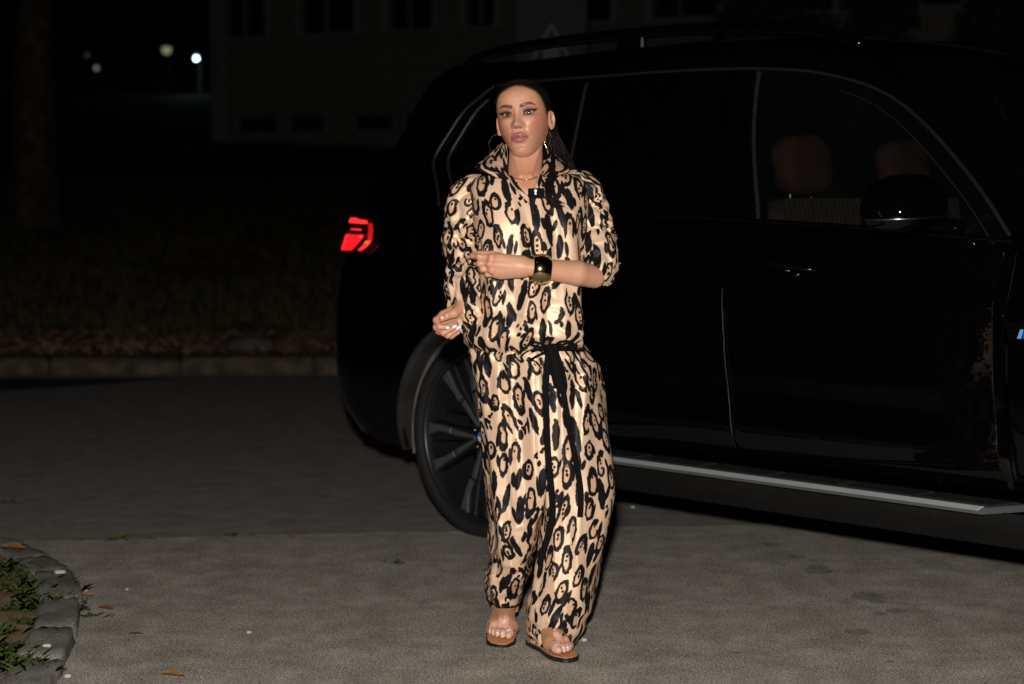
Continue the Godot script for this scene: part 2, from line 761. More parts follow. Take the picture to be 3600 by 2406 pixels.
	for k in 1500:
		var z := -15.25 - 1.9 * pow(r.randf(), 1.4)
		var x := r.randf_range(-6.5, 0.5)
		var turn := Basis(Vector3.UP, r.randf() * TAU) * Basis(Vector3.RIGHT, r.randf_range(-0.6, 0.6))
		mm.set_instance_transform(k, Transform3D(turn.scaled(Vector3.ONE * r.randf_range(0.7, 1.6)), Vector3(x, hill(x, z) + 0.012, z)))
		mm.set_instance_color(k, Color(1, 1, 1).lerp(Color(1.5, 1.25, 1.0), r.randf()))
	gi = MultiMeshInstance3D.new()
	gi.name = "leaf_litter"
	gi.multimesh = mm
	gi.set_meta("kind", "stuff")
	tag(gi, "brown leaf litter on the bare strip behind the far kerb", "leaves")
	add_child(gi)

	# the planted corner at the lower left: earth inside a rough stone edging
	b = Buf.new()
	p = PackedVector3Array()
	for row in 60:
		var z := -7.7 + row * 0.1
		for k in 20:
			var f := k / 19.0
			var x := lerpf(edge_x(z) - 0.07, -6.0, pow(f, 1.5))
			p.append(Vector3(x, 0.030 + 0.02 * minf(f * 6.0, 1.0) + rough_noise.get_noise_2d(x * 5.0, z * 5.0) * 0.02, z))
	b.grid(p, 20, 60)
	struct("earth_bed", b, paved(17, Color(0.66, 0.57, 0.46), Color(0.40, 0.33, 0.26), Color(0.80, 0.72, 0.60), 0.65, 0.1))
	var edging := Node3D.new()
	edging.name = "stone_edging"
	edging.set_meta("kind", "structure")
	add_child(edging)
	var stone_m := paved(41, Color(0.63, 0.62, 0.59), Color(0.36, 0.355, 0.335), Color(0.78, 0.77, 0.74), 0.65)
	var z := -7.72
	var kk := 0
	while z < -4.4:
		var len := r.randf_range(0.3, 0.5)
		var zm := z + len / 2.0
		var dir := Vector3(edge_x(zm + 0.1) - edge_x(zm - 0.1), 0, 0.2).normalized()
		var side := Vector3(dir.z, 0, -dir.x)
		var sb := Buf.new()
		rock(sb, Vector3(0.062 + 0.012 * r.randf(), 0.045, len * 0.505), 60 + kk, 12.0)
		var turn := Basis(side, Vector3.UP, dir)
		var o := part("edging_stone", sb, stone_m, edging)
		o.transform = Transform3D(turn * Basis(Vector3.BACK, r.randf_range(-0.05, 0.05)), Vector3(edge_x(zm), 0.014 + r.randf_range(-0.008, 0.008), zm) - side * 0.062)
		z += len * absf(dir.z) + 0.012
		kk += 1


func rock(b: Buf, h: Vector3, seed_: int, sharp := 4.5) -> void:
	# a hewn block with worn corners
	var p := PackedVector3Array()
	var nu := 28
	var nv := 15
	for k in nv:
		var e := PI * k / (nv - 1)
		for a in nu:
			var g := TAU * a / nu
			var d := Vector3(sin(e) * cos(g), cos(e), sin(e) * sin(g))
			var m := pow(pow(absf(d.x), sharp) + pow(absf(d.y), sharp) + pow(absf(d.z), sharp), -1.0 / sharp)
			d = d * m
			d *= 1.0 + rough_noise.get_noise_3d(d.x * 1.2 + seed_ * 7.0, d.y * 1.2, d.z * 1.2) * 0.10 + rough_noise.get_noise_3d(d.x * 4.0 + seed_, d.y * 4.0, d.z * 4.0) * 0.05
			p.append(d * h)
	b.grid(p, nu, nv, true)


func leaf_shape(b: Buf, l: float, w: float, curl: float) -> void:
	var p := PackedVector3Array()
	for k in 6:
		var f := k / 5.0
		var ww := w * sin(PI * pow(f, 0.8)) + 0.0006
		for s in [-1.0, 0.0, 1.0]:
			p.append(Vector3(s * ww, curl * (absf(s) * 0.6 + 0.25 * sin(f * 5.0) + 0.2 * f), (f - 0.5) * 2.0 * l))
	b.grid(p, 3, 6)


# ---------- background ----------
func background() -> void:
	# the rendered house beyond the lawn, its front turned 28 degrees
	var wall_m := paved(51, Color(0.56, 0.555, 0.52), Color(0.47, 0.465, 0.435), Color(0.62, 0.61, 0.585), 0.8)
	var trim_m := mat(0.27, 0.27, 0.26, 0.8)
	var dark_m := mat(0.02, 0.022, 0.025, 0.12)
	var house := thing("apartment_house", "pale rendered house with a row of dark ground floor windows beyond the lawn", "house", Vector3(-8.24, 1.6, -55.0))
	house.rotation_degrees.y = -28.0
	# front plane is z = 0, x runs to the right; openings are left between the wall blocks
	var w := 24.0
	var sill := 4.05
	var wins := [[0.49, 1.82], [2.98, 4.65], [5.73, 7.02], [8.01, 8.83], [10.6, 12.1], [13.2, 14.9], [16.2, 17.8], [19.2, 20.8]]
	var base := [[0.64, 2.09], [2.37, 3.6], [4.43, 5.79], [5.98, 7.3], [9.3, 10.7], [12.6, 14.0], [15.6, 17.0], [18.6, 20.0]]
	var b := Buf.new()
	b.box(Vector3(w / 2, 3.0, -0.2), Vector3(w, 2.1, 0.4), Basis.IDENTITY, 0.0)
	b.box(Vector3(w / 2, 0.65, -0.2), Vector3(w, 1.7, 0.4))
	b.box(Vector3(w / 2, 7.4, -0.2), Vector3(w, 2.2, 0.4))
	var at := 0.0
	for q in wins + [[w, w]]:
		if q[0] > at:
			b.box(Vector3((at + q[0]) / 2, (4.05 + 6.3) / 2, -0.2), Vector3(q[0] - at, 6.3 - 4.05, 0.4))
		at = q[1]
	at = 0.0
	for q in base + [[w, w]]:
		b.box(Vector3((at + q[0]) / 2, 1.725, -0.2), Vector3(q[0] - at, 0.45, 0.4))
		at = q[1]
	b.box(Vector3(0.2, 4.15, -5.4), Vector3(0.4, 8.7, 10.0))
	b.box(Vector3(w - 0.2, 4.15, -5.4), Vector3(0.4, 8.7, 10.0))
	b.box(Vector3(w / 2, 4.15, -10.6), Vector3(w, 8.7, 0.4))
	part("wall", b, wall_m, house)
	b = Buf.new()
	b.box(Vector3(w / 2, 8.65, -5.4), Vector3(w + 1.2, 0.3, 12.0), Basis.IDENTITY, 0.03)
	part("roof", b, mat(0.12, 0.1, 0.09, 0.9), house)
	# two pale pilaster strips at the corner, as the photograph shows
	for x in [0.12, 0.42]:
		b = Buf.new()
		b.box(Vector3(x, 4.1, 0.05), Vector3(0.16, 8.3, 0.12), Basis.IDENTITY, 0.01)
		part("corner_strip", b, trim_m, house)
	for q in wins:
		b = Buf.new()
		var m: float = q[1] - q[0]
		var c: float = (q[0] + q[1]) / 2
		b.box(Vector3(c, 5.17, -0.28), Vector3(m, 2.25, 0.03))
		var win := part("window", b, dark_m, house)
		for s in [-1.0, 1.0]:
			b = Buf.new()
			b.box(Vector3(c + s * (m / 2 + 0.09), 5.17, 0.03), Vector3(0.17, 2.4, 0.1), Basis.IDENTITY, 0.01)
			part("surround", b, trim_m, win)
		b = Buf.new()
		b.box(Vector3(c, 4.0, 0.06), Vector3(m + 0.4, 0.09, 0.2), Basis.IDENTITY, 0.01)
		part("sill", b, trim_m, win)
		b = Buf.new()
		b.box(Vector3(c - m * 0.12, 5.17, -0.22), Vector3(0.07, 2.2, 0.05))
		b.box(Vector3(c, 6.26, -0.22), Vector3(m - 0.004, 0.07, 0.05))
		part("frame", b, trim_m, win)
	for q in base:
		b = Buf.new()
		var m: float = q[1] - q[0]
		var c: float = (q[0] + q[1]) / 2
		b.box(Vector3(c, 1.725, -0.28), Vector3(m, 0.45, 0.03))
		var win := part("basement_window", b, dark_m, house)
		b = Buf.new()
		for s in [-1.0, 1.0]:
			b.box(Vector3(c + s * (m / 2 - 0.05), 1.725, -0.22), Vector3(0.09, 0.44, 0.06))
		b.box(Vector3(c, 1.90, -0.22), Vector3(m - 0.2, 0.05, 0.05))
		part("frame", b, trim_m, win)

	# street lamps far down the side street
	street_lamp(Vector3(-12.6, 0.0, -80.0), 6.83, 0.085, Color(0.62, 1.0, 0.95), 9.0, "brightest street lamp, cool white, beside the corner of the house")
	street_lamp(Vector3(-15.5, 0.0, -90.0), 7.9, 0.2, Color(0.75, 0.75, 0.42), 0.3, "blurred yellowish street lamp left of the brightest lamp")
	street_lamp(Vector3(-19.7, 0.0, -95.0), 7.4, 0.10, Color(0.6, 0.6, 0.5), 0.33, "dim small street lamp, lower of the two on the far left")
	street_lamp(Vector3(-21.2, 0.0, -100.0), 8.35, 0.10, Color(0.5, 0.5, 0.45), 0.07, "faintest street lamp, highest on the far left")

	tree(Vector3(-6.95, 0, -29.0))

	# hedge and shrubs by the house
	var r := RandomNumberGenerator.new()
	r.seed = 91
	shrub(Vector3(-15.0, 0, -47.0), Vector3(4.5, 2.6, 1.8), 5, "wide dark shrub on the lawn left of the house")
	shrub(Vector3(6.4, 0, -42.0), Vector3(2.2, 4.7, 1.6), 6, "tall dark bush in front of the house, seen over the car roof")
	shrub(Vector3(10.5, 0, -43.0), Vector3(2.4, 4.6, 1.8), 7, "rightmost dark bush in front of the house wall")

	# warning sign with a striped crossing under a triangle, seen over the car's roof
	var sign := thing("road_sign", "dark square road sign board with a pale triangle and crossing stripes, over the car roof", "road sign", Vector3(0.48, 0, -24.5))
	sign.rotation_degrees.y = 6.0
	var sb := Buf.new()
	sb.box(Vector3(0, 3.26, 0), Vector3(0.88, 1.02, 0.03), Basis.IDENTITY, 0.01)
	part("board", sb, mat(0.012, 0.012, 0.014, 0.6), sign)
	var pale := mat(0.24, 0.24, 0.24, 0.6)
	sb = Buf.new()
	var tri := [Vector3(-0.245, 2.97, 0.022), Vector3(0.0, 3.43, 0.022), Vector3(0.245, 2.97, 0.022)]
	for k in 3:
		var a: Vector3 = tri[k]
		var c: Vector3 = tri[(k + 1) % 3]
		sb.tube(PackedVector3Array([a, c]), PackedFloat32Array([0.018]), 6, 0.4, Vector3.BACK)
	part("triangle_border", sb, pale, sign)
	for k in 5:
		var x := -0.10 + k * 0.048
		sb = Buf.new()
		sb.box(Vector3(x * 0.9, 3.10 + (0.05 if k == 2 else 0.0), 0.022), Vector3(0.026, 0.22 - absf(k - 2) * 0.035, 0.012), Basis(Vector3.BACK, -x * 0.7), 0.003)
		part("stripe", sb, pale, sign)
	for k in 6:
		sb = Buf.new()
		sb.box(Vector3(-0.14 + k * 0.05, 2.87, 0.022), Vector3(0.03, 0.08, 0.012), Basis(Vector3.BACK, 0.2), 0.003)
		part("stripe", sb, pale, sign)
	sb = Buf.new()
	sb.tube(PackedVector3Array([Vector3(0, 0.0, -0.05), Vector3(0, 3.6, -0.05)]), PackedFloat32Array([0.035]), 12)
	part("post", sb, mat(0.25, 0.25, 0.26, 0.5, 0.8), sign)


func street_lamp(at: Vector3, height: float, bulb: float, col: Color, energy: float, label: String) -> void:
	var o := thing("street_lamp", label, "street lamp", at, "street lamps down the side street")
	var b := Buf.new()
	b.tube(PackedVector3Array([Vector3(0, 0, -0.9), Vector3(0, height * 0.8, -0.9), Vector3(0, height + 0.25, -0.75), Vector3(0, height + 0.3, 0.0)]), PackedFloat32Array([0.09, 0.07, 0.05, 0.045]), 10)
	part("pole", b, mat(0.2, 0.2, 0.2, 0.6, 0.5), o)
	b = Buf.new()
	b.lathe(Vector3(0, height, 0), Basis.IDENTITY, PackedVector2Array([Vector2(0.0, 0.30), Vector2(bulb * 0.8, 0.28), Vector2(bulb * 1.3, 0.12), Vector2(bulb * 1.25, 0.10)]), 20)
	part("lamp_hood", b, mat(0.2, 0.2, 0.2, 0.6, 0.5), o)
	b = Buf.new()
	b.ball(Vector3(0, height, 0), Vector3(bulb, bulb, bulb), Basis.IDENTITY, 16, 11)
	part("lamp_bulb", b, lamp_mat(col.r, col.g, col.b, energy), o)
	var l := OmniLight3D.new()
	l.name = "lamp_light"
	l.position = Vector3(0, height - 0.02, bulb + 0.03)
	l.light_color = col
	l.light_energy = energy * 0.02
	l.light_size = bulb
	l.omni_range = 60.0
	l.omni_attenuation = 2.0
	l.shadow_enabled = true
	o.add_child(l)


func leaves(count: int, seed_: int, centres: Array, radii: Array, size: float, parent: Node3D, called: String, m: Material) -> void:
	var r := RandomNumberGenerator.new()
	r.seed = seed_
	var lb := Buf.new()
	for k in 3:
		var turn := Basis(Vector3.UP, k * 2.1) * Basis(Vector3.RIGHT, 0.5 * k)
		var o := turn * Vector3(0, 0, size)
		var s := turn * Vector3(size * 0.45, 0.1 * size, 0)
		var q := Vector3(k - 1, (k % 2) * 0.7, 0.3 * k) * size * 0.6
		lb.quad(q - o, q - s, q + o, q + s)
	var mm := MultiMesh.new()
	mm.transform_format = MultiMesh.TRANSFORM_3D
	mm.mesh = lb.mesh(m)
	mm.instance_count = count
	for k in count:
		var a := r.randi() % centres.size()
		var d := Vector3(r.randfn(), r.randfn(), r.randfn()).normalized() * pow(r.randf(), 0.45)
		var c: Vector3 = centres[a]
		var rr: Vector3 = radii[a]
		mm.set_instance_transform(k, Transform3D(Basis.from_euler(Vector3(r.randf() * TAU, r.randf() * TAU, r.randf() * TAU)).scaled(Vector3.ONE * r.randf_range(0.6, 1.4)), c + d * rr))
	var gi := MultiMeshInstance3D.new()
	gi.name = called
	gi.multimesh = mm
	gi.set_meta("kind", "stuff")
	parent.add_child(gi, true)


func tree(at: Vector3) -> void:
	var o := thing("tree", "broad tree trunk on the dark lawn at the far left", "tree", Vector3(at.x, hill(at.x, at.z) - 0.1, at.z))
	var bark := paved(61, Color(0.36, 0.32, 0.28), Color(0.2, 0.17, 0.14), Color(0.46, 0.43, 0.4), 0.5)
	var b := Buf.new()
	var p := PackedVector3Array()
	for k in 30:
		var f := k / 29.0
		for a in 26:
			var g := TAU * a / 26
			var rr := lerpf(0.34, 0.19, f) + 0.16 * exp(-f * 14.0) + 0.022 * sin(g * 7.0 + f * 5.0) + rough_noise.get_noise_3d(cos(g) * 2, f * 12, sin(g) * 2) * 0.04
			p.append(Vector3(cos(g) * rr + 0.25 * f * f, f * 6.2, sin(g) * rr))
	b.grid(p, 26, 30, true)
	part("trunk", b, bark, o)
	for q in [[4.2, 1.0, 0.5], [4.8, 2.9, 0.7], [5.4, 4.4, 0.6], [5.9, 5.6, 0.9], [6.0, 0.2, 1.1]]:
		b = Buf.new()
		var d := Vector3(cos(q[1]), q[2], sin(q[1])).normalized()
		var s := Vector3(0.25, q[0], 0)
		b.tube(smooth([s, s + d * 1.2, s + d * 2.4 + Vector3(0, 0.3, 0), s + d * 3.8 + Vector3(0, 0.9, 0)], 4), PackedFloat32Array([0.13, 0.12, 0.11, 0.1, 0.09, 0.085, 0.08, 0.07, 0.06, 0.05, 0.04, 0.03, 0.02]), 9)
		part("limb", b, bark, o)
	var leaf := mat(0.05, 0.075, 0.025, 0.6)
	leaves(9000, 5, [Vector3(0.3, 8.6, 0), Vector3(2.4, 7.6, 0.8), Vector3(-2.2, 7.8, -0.6), Vector3(0.2, 7.2, 2.2), Vector3(0.6, 10.4, -0.5), Vector3(-1.2, 9.6, 1.0)], [Vector3(2.4, 1.5, 2.2), Vector3(1.7, 1.1, 1.6), Vector3(1.8, 1.2, 1.7), Vector3(1.6, 1.0, 1.5), Vector3(1.8, 1.2, 1.8), Vector3(1.5, 1.2, 1.5)], 0.09, o, "crown", leaf)


func shrub(at: Vector3, size: Vector3, seed_: int, label: String) -> void:
	var o := thing("shrub", label, "shrub", Vector3(at.x, hill(at.x, at.z), at.z))
	var r := RandomNumberGenerator.new()
	r.seed = seed_
	var c := []
	var s := []
	for k in 9:
		c.append(Vector3(r.randf_range(-0.7, 0.7) * size.x, r.randf_range(0.2, 0.8) * size.y, r.randf_range(-0.6, 0.6) * size.z))
		s.append(size * r.randf_range(0.25, 0.42) * Vector3(1, 0.7, 1))
	leaves(5000, seed_, c, s, 0.10, o, "foliage", mat(0.03, 0.05, 0.018, 0.6))
	for k in 4:
		var b := Buf.new()
		var q: Vector3 = c[k]
		b.tube(PackedVector3Array([Vector3(q.x * 0.2, -0.1, q.z * 0.2), q * 0.55, q]), PackedFloat32Array([0.05, 0.035, 0.012]), 7)
		part("stem", b, mat(0.06, 0.045, 0.035, 0.9), o)


# ---------- the car ----------
# own axes: x forward from the rear hub, y up, z outward from the left flank; the middle of the car is at z = -HALF
func flank(h: float) -> float:
	return table([0.2, 0.28, 0.4, 0.5, 0.7, 0.9, 1.0, 1.06, 1.14, 1.2, 1.28, 1.45, 1.62, 1.8, 1.86, 1.9], [-0.12, -0.06, -0.028, -0.012, 0.0, -0.002, -0.006, -0.02, -0.045, -0.062, -0.095, -0.17, -0.25, -0.337, -0.365, -0.41], h)


func tail_x(h: float) -> float:
	return table([0.3, 0.36, 0.45, 0.6, 0.85, 1.0, 1.15, 1.25, 1.44, 1.62, 1.8, 1.9], [-0.97, -0.985, -1.06, -1.085, -1.095, -1.08, -1.06, -1.04, -0.99, -0.95, -0.9, -0.78], h)


func hull(u: float, h: float, lift := 0.0) -> Vector3:
	# u >= 0: metres forward of where the rear corner begins; -1..0: round the corner; -2..-1: along the tail to the middle
	var r := 0.30
	var w := flank(h)
	var sc := tail_x(h) + r
	if u >= 0.0:
		return Vector3(sc + u, h, w + lift)
	if u >= -1.0:
		var g := -u * PI / 2.0
		return Vector3(sc - (r + lift) * sin(g), h, w - r + (r + lift) * cos(g))
	return Vector3(sc - r - lift, h, lerpf(w - r, -HALF, -u - 1.0))


func mirror_z(p: Vector3) -> Vector3:
	return Vector3(p.x, p.y, -2.0 * HALF - p.z)


func two_sided(b: Buf, p: PackedVector3Array, nu: int, nv: int, both := true) -> void:
	b.grid(p, nu, nv)
	if both:
		var q := PackedVector3Array()
		for k in nv:
			for a in nu:
				q.append(mirror_z(p[k * nu + nu - 1 - a]))
		b.grid(q, nu, nv)


func belt(s: float) -> float:
	return linear([-1.2, 0.6, 1.0, 1.755, 2.3, 2.5, 4.0], [1.285, 1.278, 1.276, 1.247, 1.213, 1.205, 1.05], s)


func split_b(h: float) -> float:
	return table([0.28, 0.45, 0.52, 0.7, 1.045, 1.25], [1.30, 1.296, 1.288, 1.261, 1.227, 1.203], h)


func split_a(h: float) -> float:
	return table([0.28, 0.5, 0.61, 0.77, 1.04, 1.22], [2.40, 2.385, 2.371, 2.355, 2.347, 2.343], h)


func door_skin(from: Callable, to: Callable, low: float, cols: int) -> Buf:
	# a door's outer skin, its rims turned inwards so that the shut line has depth
	var b := Buf.new()
	var p := PackedVector3Array()
	var rows := 22
	for k in rows + 2:
		var f := clampf((k - 1.0) / (rows - 1.0), 0.0, 1.0)
		for a in cols + 2:
			var g := clampf((a - 1.0) / (cols - 1.0), 0.0, 1.0)
			var hm: float = lerpf(low, 1.24, f)
			var s: float = lerpf(from.call(hm) + 0.004, to.call(hm) - 0.004, g)
			var h := lerpf(low, belt(s) - 0.004, f)
			var z := flank(h)
			# a soft character line and a swelling above the sill
			z += 0.006 * bell(h - 0.99, 0.035) + 0.008 * bell(h - 0.56, 0.05) * smoothstep(0.5, 1.2, s) - 0.006 * bell(h - 0.66, 0.06)
			var q := Vector3(s, h, z)
			if a == 0 or a == cols + 1 or k == 0 or k == rows + 1:
				q.z -= 0.012
			p.append(q)
	b.grid(p, cols + 2, rows + 2)
	return b


func car() -> void:
	var root := thing("parked_car", "large black sport utility vehicle standing behind the walking person, tail lamps lit", "car", Vector3(-0.124, 0, -7.649))
	root.rotation_degrees.y = -YAW
	var paint := mat(0.0009, 0.00095, 0.0012, 0.6, 0.0, 0.0)
	paint.clearcoat_enabled = true
	paint.clearcoat = 1.0
	paint.clearcoat_roughness = 0.02
	var gloss := mat(0.0012, 0.0012, 0.0013, 0.1)
	var rubber := mat(0.012, 0.012, 0.0125, 0.75, 0.0, 0.35)
	var plastic := mat(0.006, 0.006, 0.0065, 0.6, 0.0, 0.3)
	var trim := mat(0.016, 0.016, 0.018, 0.45, 0.4)
	var alu := mat(0.27, 0.295, 0.295, 0.6, 0.3)
	var privacy := pane(0.001, 0.001, 0.0012, 0.93)
	var clear := pane(0.002, 0.003, 0.003, 0.62)
	var dusty := paved(71, Color(0.60, 0.595, 0.565), Color(0.34, 0.335, 0.315), Color(0.7, 0.69, 0.66), 0.5)
	var streaks := paved(73, Color(0.10, 0.10, 0.098), Color(0.045, 0.045, 0.043), Color(0.2, 0.2, 0.19), 0.25)
	streaks.uv1_scale = Vector3(0.25, 1.6, 0.25)
	var grime := paved(72, Color(0.25, 0.25, 0.24), Color(0.12, 0.12, 0.115), Color(0.36, 0.355, 0.345), 0.35)

	# rear quarter with the bumper, wrapped round to the middle of the tail, on both flanks
	var b := Buf.new()
	var us := []
	for k in 34:
		us.append(lerpf(1.17, 0.0, k / 33.0))
	for k in range(1, 13):
		us.append(-k / 12.0)
	for k in range(1, 7):
		us.append(-1.0 - k / 6.0)
	for far in [false, true]:
		var p := PackedVector3Array()
		var rows := 30
		for k in rows + 1:
			for a in us.size():
				var u: float = us[us.size() - 1 - a]
				var x := u + (-0.76)
				var low := 0.47 if u > 1.0 else (0.315 + 0.05 * clampf(-0.45 - x, 0.0, 1.0) if u >= 0.0 else 0.355)
				var dx := x + 0.045
				if u >= 0.0 and absf(dx) < 0.475:
					low = maxf(low, 0.385 + sqrt(0.475 * 0.475 - dx * dx))
				var f := k / float(rows)
				var h := lerpf(low, 1.275, f)
				var q := hull(u, h)
				if u >= 0.0:
					var sc := tail_x(h) + 0.3
					q.x = sc + (0.41 - sc) * u / 1.17
				# bumper bulge and the crease above it
				q += Vector3(-0.012, 0, 0.006) * bell(h - 0.62, 0.09) * (1.0 if u < 0.0 else bell(u, 0.2))
				p.append(mirror_z(q) if far else q)
		if far:
			var w := PackedVector3Array()
			for k in rows + 1:
				for a in us.size():
					w.append(p[k * us.size() + us.size() - 1 - a])
			p = w
		b.grid(p, us.size(), rows + 1)
	part("rear_quarter", b, paint, root)

	# upper rear: the pillar behind the quarter window, round to the tailgate
	b = Buf.new()
	for far in [false, true]:
		var p := PackedVector3Array()
		var cols := 24
		for k in 26:
			var h := lerpf(1.275, 1.885, k / 25.0)
			var s0 := quarter_rear(h)
			for a in cols:
				var q: Vector3
				if a < 8:
					q = Vector3(lerpf(tail_x(h) + 0.3, s0, 1.0 - a / 8.0), h, flank(h))
				elif a < 17:
					q = hull(-(a - 8) / 8.0, h)
				else:
					q = hull(-1.0 - (a - 16) / 7.0, h)
				p.append(mirror_z(q) if far else q)
		if not far:
			var w := PackedVector3Array()
			for k in 26:
				for a in cols:
					w.append(p[k * cols + cols - 1 - a])
			p = w
		b.grid(p, cols, 26)
	part("tailgate_pillar", b, paint, root)
	b = Buf.new()
	var pr := PackedVector3Array()
	for k in 8:
		var h := lerpf(1.36, 1.74, k / 7.0)
		for a in 12:
			var q := hull(-1.15, h, 0.006)
			pr.append(Vector3(q.x, h, lerpf(q.z, -2.0 * HALF - q.z, a / 11.0)))
	b.grid(pr, 12, 8)
	part("rear_window", b, privacy, root)

	# rails above the windows, roof panel
	b = Buf.new()
	for far in [false, true]:
		var p := PackedVector3Array()
		for k in 8:
			for a in 40:
				var s := lerpf(-0.62, 1.62, a / 39.0)
				var h0 := window_top(s) + 0.004
				var h1 := roof_edge(s)
				var h := lerpf(h0, h1, k / 7.0)
				var q := Vector3(s, h, lerpf(flank(h0), roof_z(s), pow(k / 7.0, 1.15)) + 0.012 * sin(PI * k / 7.0))
				p.append(mirror_z(q) if far else q)
		b.grid(p, 40, 8)
	part("roof_side", b, paint, root)
	b = Buf.new()
	pr = PackedVector3Array()
	for k in 17:
		for a in 40:
			var f := k / 16.0
			var s := lerpf(-0.78 + 0.14 * absf(f * 2 - 1), 1.62 + 0.2 * (1.0 - pow(absf(f * 2 - 1), 2.0)), a / 39.0)
			var z := lerpf(roof_z(s), -2.0 * HALF - roof_z(s), f)
			pr.append(Vector3(s, roof_edge(s) + 0.045 * (1.0 - pow(absf(f * 2 - 1), 2.2)), z))
	b.grid(pr, 40, 17)
	part("roof", b, paint, root)
	for far in [false, true]:
		b = Buf.new()
		var path := [Vector3(-0.56, 1.845, -0.40), Vector3(-0.47, 1.895, -0.385), Vector3(-0.3, 1.925, -0.38), Vector3(0.0, 1.943, -0.378), Vector3(0.4, 1.951, -0.378), Vector3(0.8, 1.948, -0.378), Vector3(1.15, 1.928, -0.385), Vector3(1.38, 1.895, -0.395), Vector3(1.5, 1.855, -0.405)]
		if far:
			for k in path.size():
				path[k] = mirror_z(path[k])
		b.tube(smooth(path, 6), PackedFloat32Array([0.012, 0.016, 0.018]), 12, 1.25)
		b.box(Vector3(0.44, 1.917, path[4].z), Vector3(0.14, 0.05, 0.03), Basis.IDENTITY, 0.01)
		part("roof_rail", b, gloss, root)

	# rocker and doors
	b = Buf.new()
	for far in [false, true]:
		var p := PackedVector3Array()
		for k in 12:
			for a in 30:
				var h := lerpf(0.275, 0.475, k / 11.0)
				var q := Vector3(lerpf(0.40, 2.56, a / 29.0), h, flank(h) - 0.03 - 0.06 * smoothstep(0.455, 0.42, h))
				p.append(mirror_z(q) if far else q)
		b.grid(p, 30, 12)
	part("rocker_panel", b, paint, root)
	# rough lower sill under the board, grey with road dust
	b = Buf.new()
	for far in [false, true]:
		var p := PackedVector3Array()
		var prof := [Vector2(0.395, 0.005), Vector2(0.385, 0.012), Vector2(0.345, 0.006), Vector2(0.30, -0.03), Vector2(0.283, -0.05), Vector2(0.275, -0.07), Vector2(0.272, -0.2)]
		for k in prof.size():
			for a in 40:
				var q := Vector3(lerpf(0.46, 2.62, a / 39.0), prof[k].x, prof[k].y)
				p.append(mirror_z(q) if far else q)
		b.grid(p, 40, prof.size())
	part("lower_sill", b, streaks, root, "black lower sill with a grey film of road dust")
	b = Buf.new()
	b.box(Vector3(1.25, 0.37, -HALF), Vector3(3.9, 0.10, 1.5), Basis.IDENTITY, 0.03)
	part("underbody", b, plastic, root)

	# side step: bright front lip, dark rubber pads in pale frames
	var board := Node3D.new()
	board.name = "running_board"
	root.add_child(board)
	b = Buf.new()
	b.prism(PackedVector2Array([Vector2(0.75, -0.076), Vector2(2.335, -0.076), Vector2(2.40, 0.088), Vector2(0.75, 0.088)]), Vector3(0, 0.393, 0), Basis(Vector3.RIGHT, -PI / 2), 0.020, 0.004)
	part("board_base", b, mat(0.075, 0.078, 0.078, 0.6, 0.2), board)
	b = Buf.new()
	b.prism(PackedVector2Array([Vector2(0.76, -0.008), Vector2(2.325, -0.008), Vector2(2.345, 0.0085), Vector2(0.76, 0.0085)]), Vector3(0, 0.410, 0.0795), Basis(Vector3.RIGHT, -0.5), 0.006, 0.002)
	part("bright_lip", b, alu, board)
	var pads := [0.56, 0.868, 1.176, 1.48, 1.774, 2.078, 2.385]
	for k in 6:
		b = Buf.new()
		b.prism(PackedVector2Array([Vector2(pads[k] + 0.012, -0.056), Vector2(pads[k + 1] - 0.012 + (-0.03 if k == 5 else 0.0), -0.056), Vector2(pads[k + 1] - 0.012, 0.056), Vector2(pads[k] + 0.012, 0.056)]), Vector3(0, 0.4145, -0.006), Basis(Vector3.RIGHT, -PI / 2), 0.006, 0.002)
		part("rubber_pad", b, rubber, board)

	for far in [false, true]:
		for k in 2:
			var skin := door_skin(func(h: float) -> float: return 0.45 if k == 0 else split_b(h), func(h: float) -> float: return split_b(h) if k == 0 else split_a(h), 0.465, 30)
			if far:
				for a in skin.v.size():
					skin.v[a] = mirror_z(skin.v[a])
					skin.n[a] = skin.n[a] * Vector3(1, 1, -1)
				for a in range(0, skin.i.size(), 3):
					var w := skin.i[a]
					skin.i[a] = skin.i[a + 1]
					skin.i[a + 1] = w
			var door := part("rear_door" if k == 0 else "front_door", skin, paint, root)
			# the grip in its dished recess
			var x0 := 0.52 if k == 0 else 1.40
			var side := -1.0 if far else 1.0
			var zc := flank(1.11)
			b = Buf.new()
			var path := [Vector3(x0, 1.128, zc + 0.004), Vector3(x0 + 0.03, 1.124, zc + 0.028), Vector3(x0 + 0.10, 1.117, zc + 0.036), Vector3(x0 + 0.18, 1.106, zc + 0.03), Vector3(x0 + 0.215, 1.100, zc + 0.004)]
			if far:
				for a in path.size():
					path[a] = mirror_z(path[a])
			b.tube(smooth(path, 5), PackedFloat32Array([0.013]), 10, 0.8)
			part("door_handle", b, gloss, door)
			if not far:
				b = Buf.new()
				b.ball(Vector3(x0 + 0.12, 1.098, zc + 0.040), Vector3(0.013, 0.005, 0.005), Basis(Vector3.BACK, -0.18), 12, 7)
				b.ball(Vector3(x0 + 0.155, 1.083, zc + 0.030), Vector3(0.010, 0.004, 0.004), Basis(Vector3.BACK, 0.35), 12, 7)
				part("handle_glint", b, mat(0.75, 0.75, 0.70, 0.22, 1.0), door)  # small chrome beads added as the glints on the grip

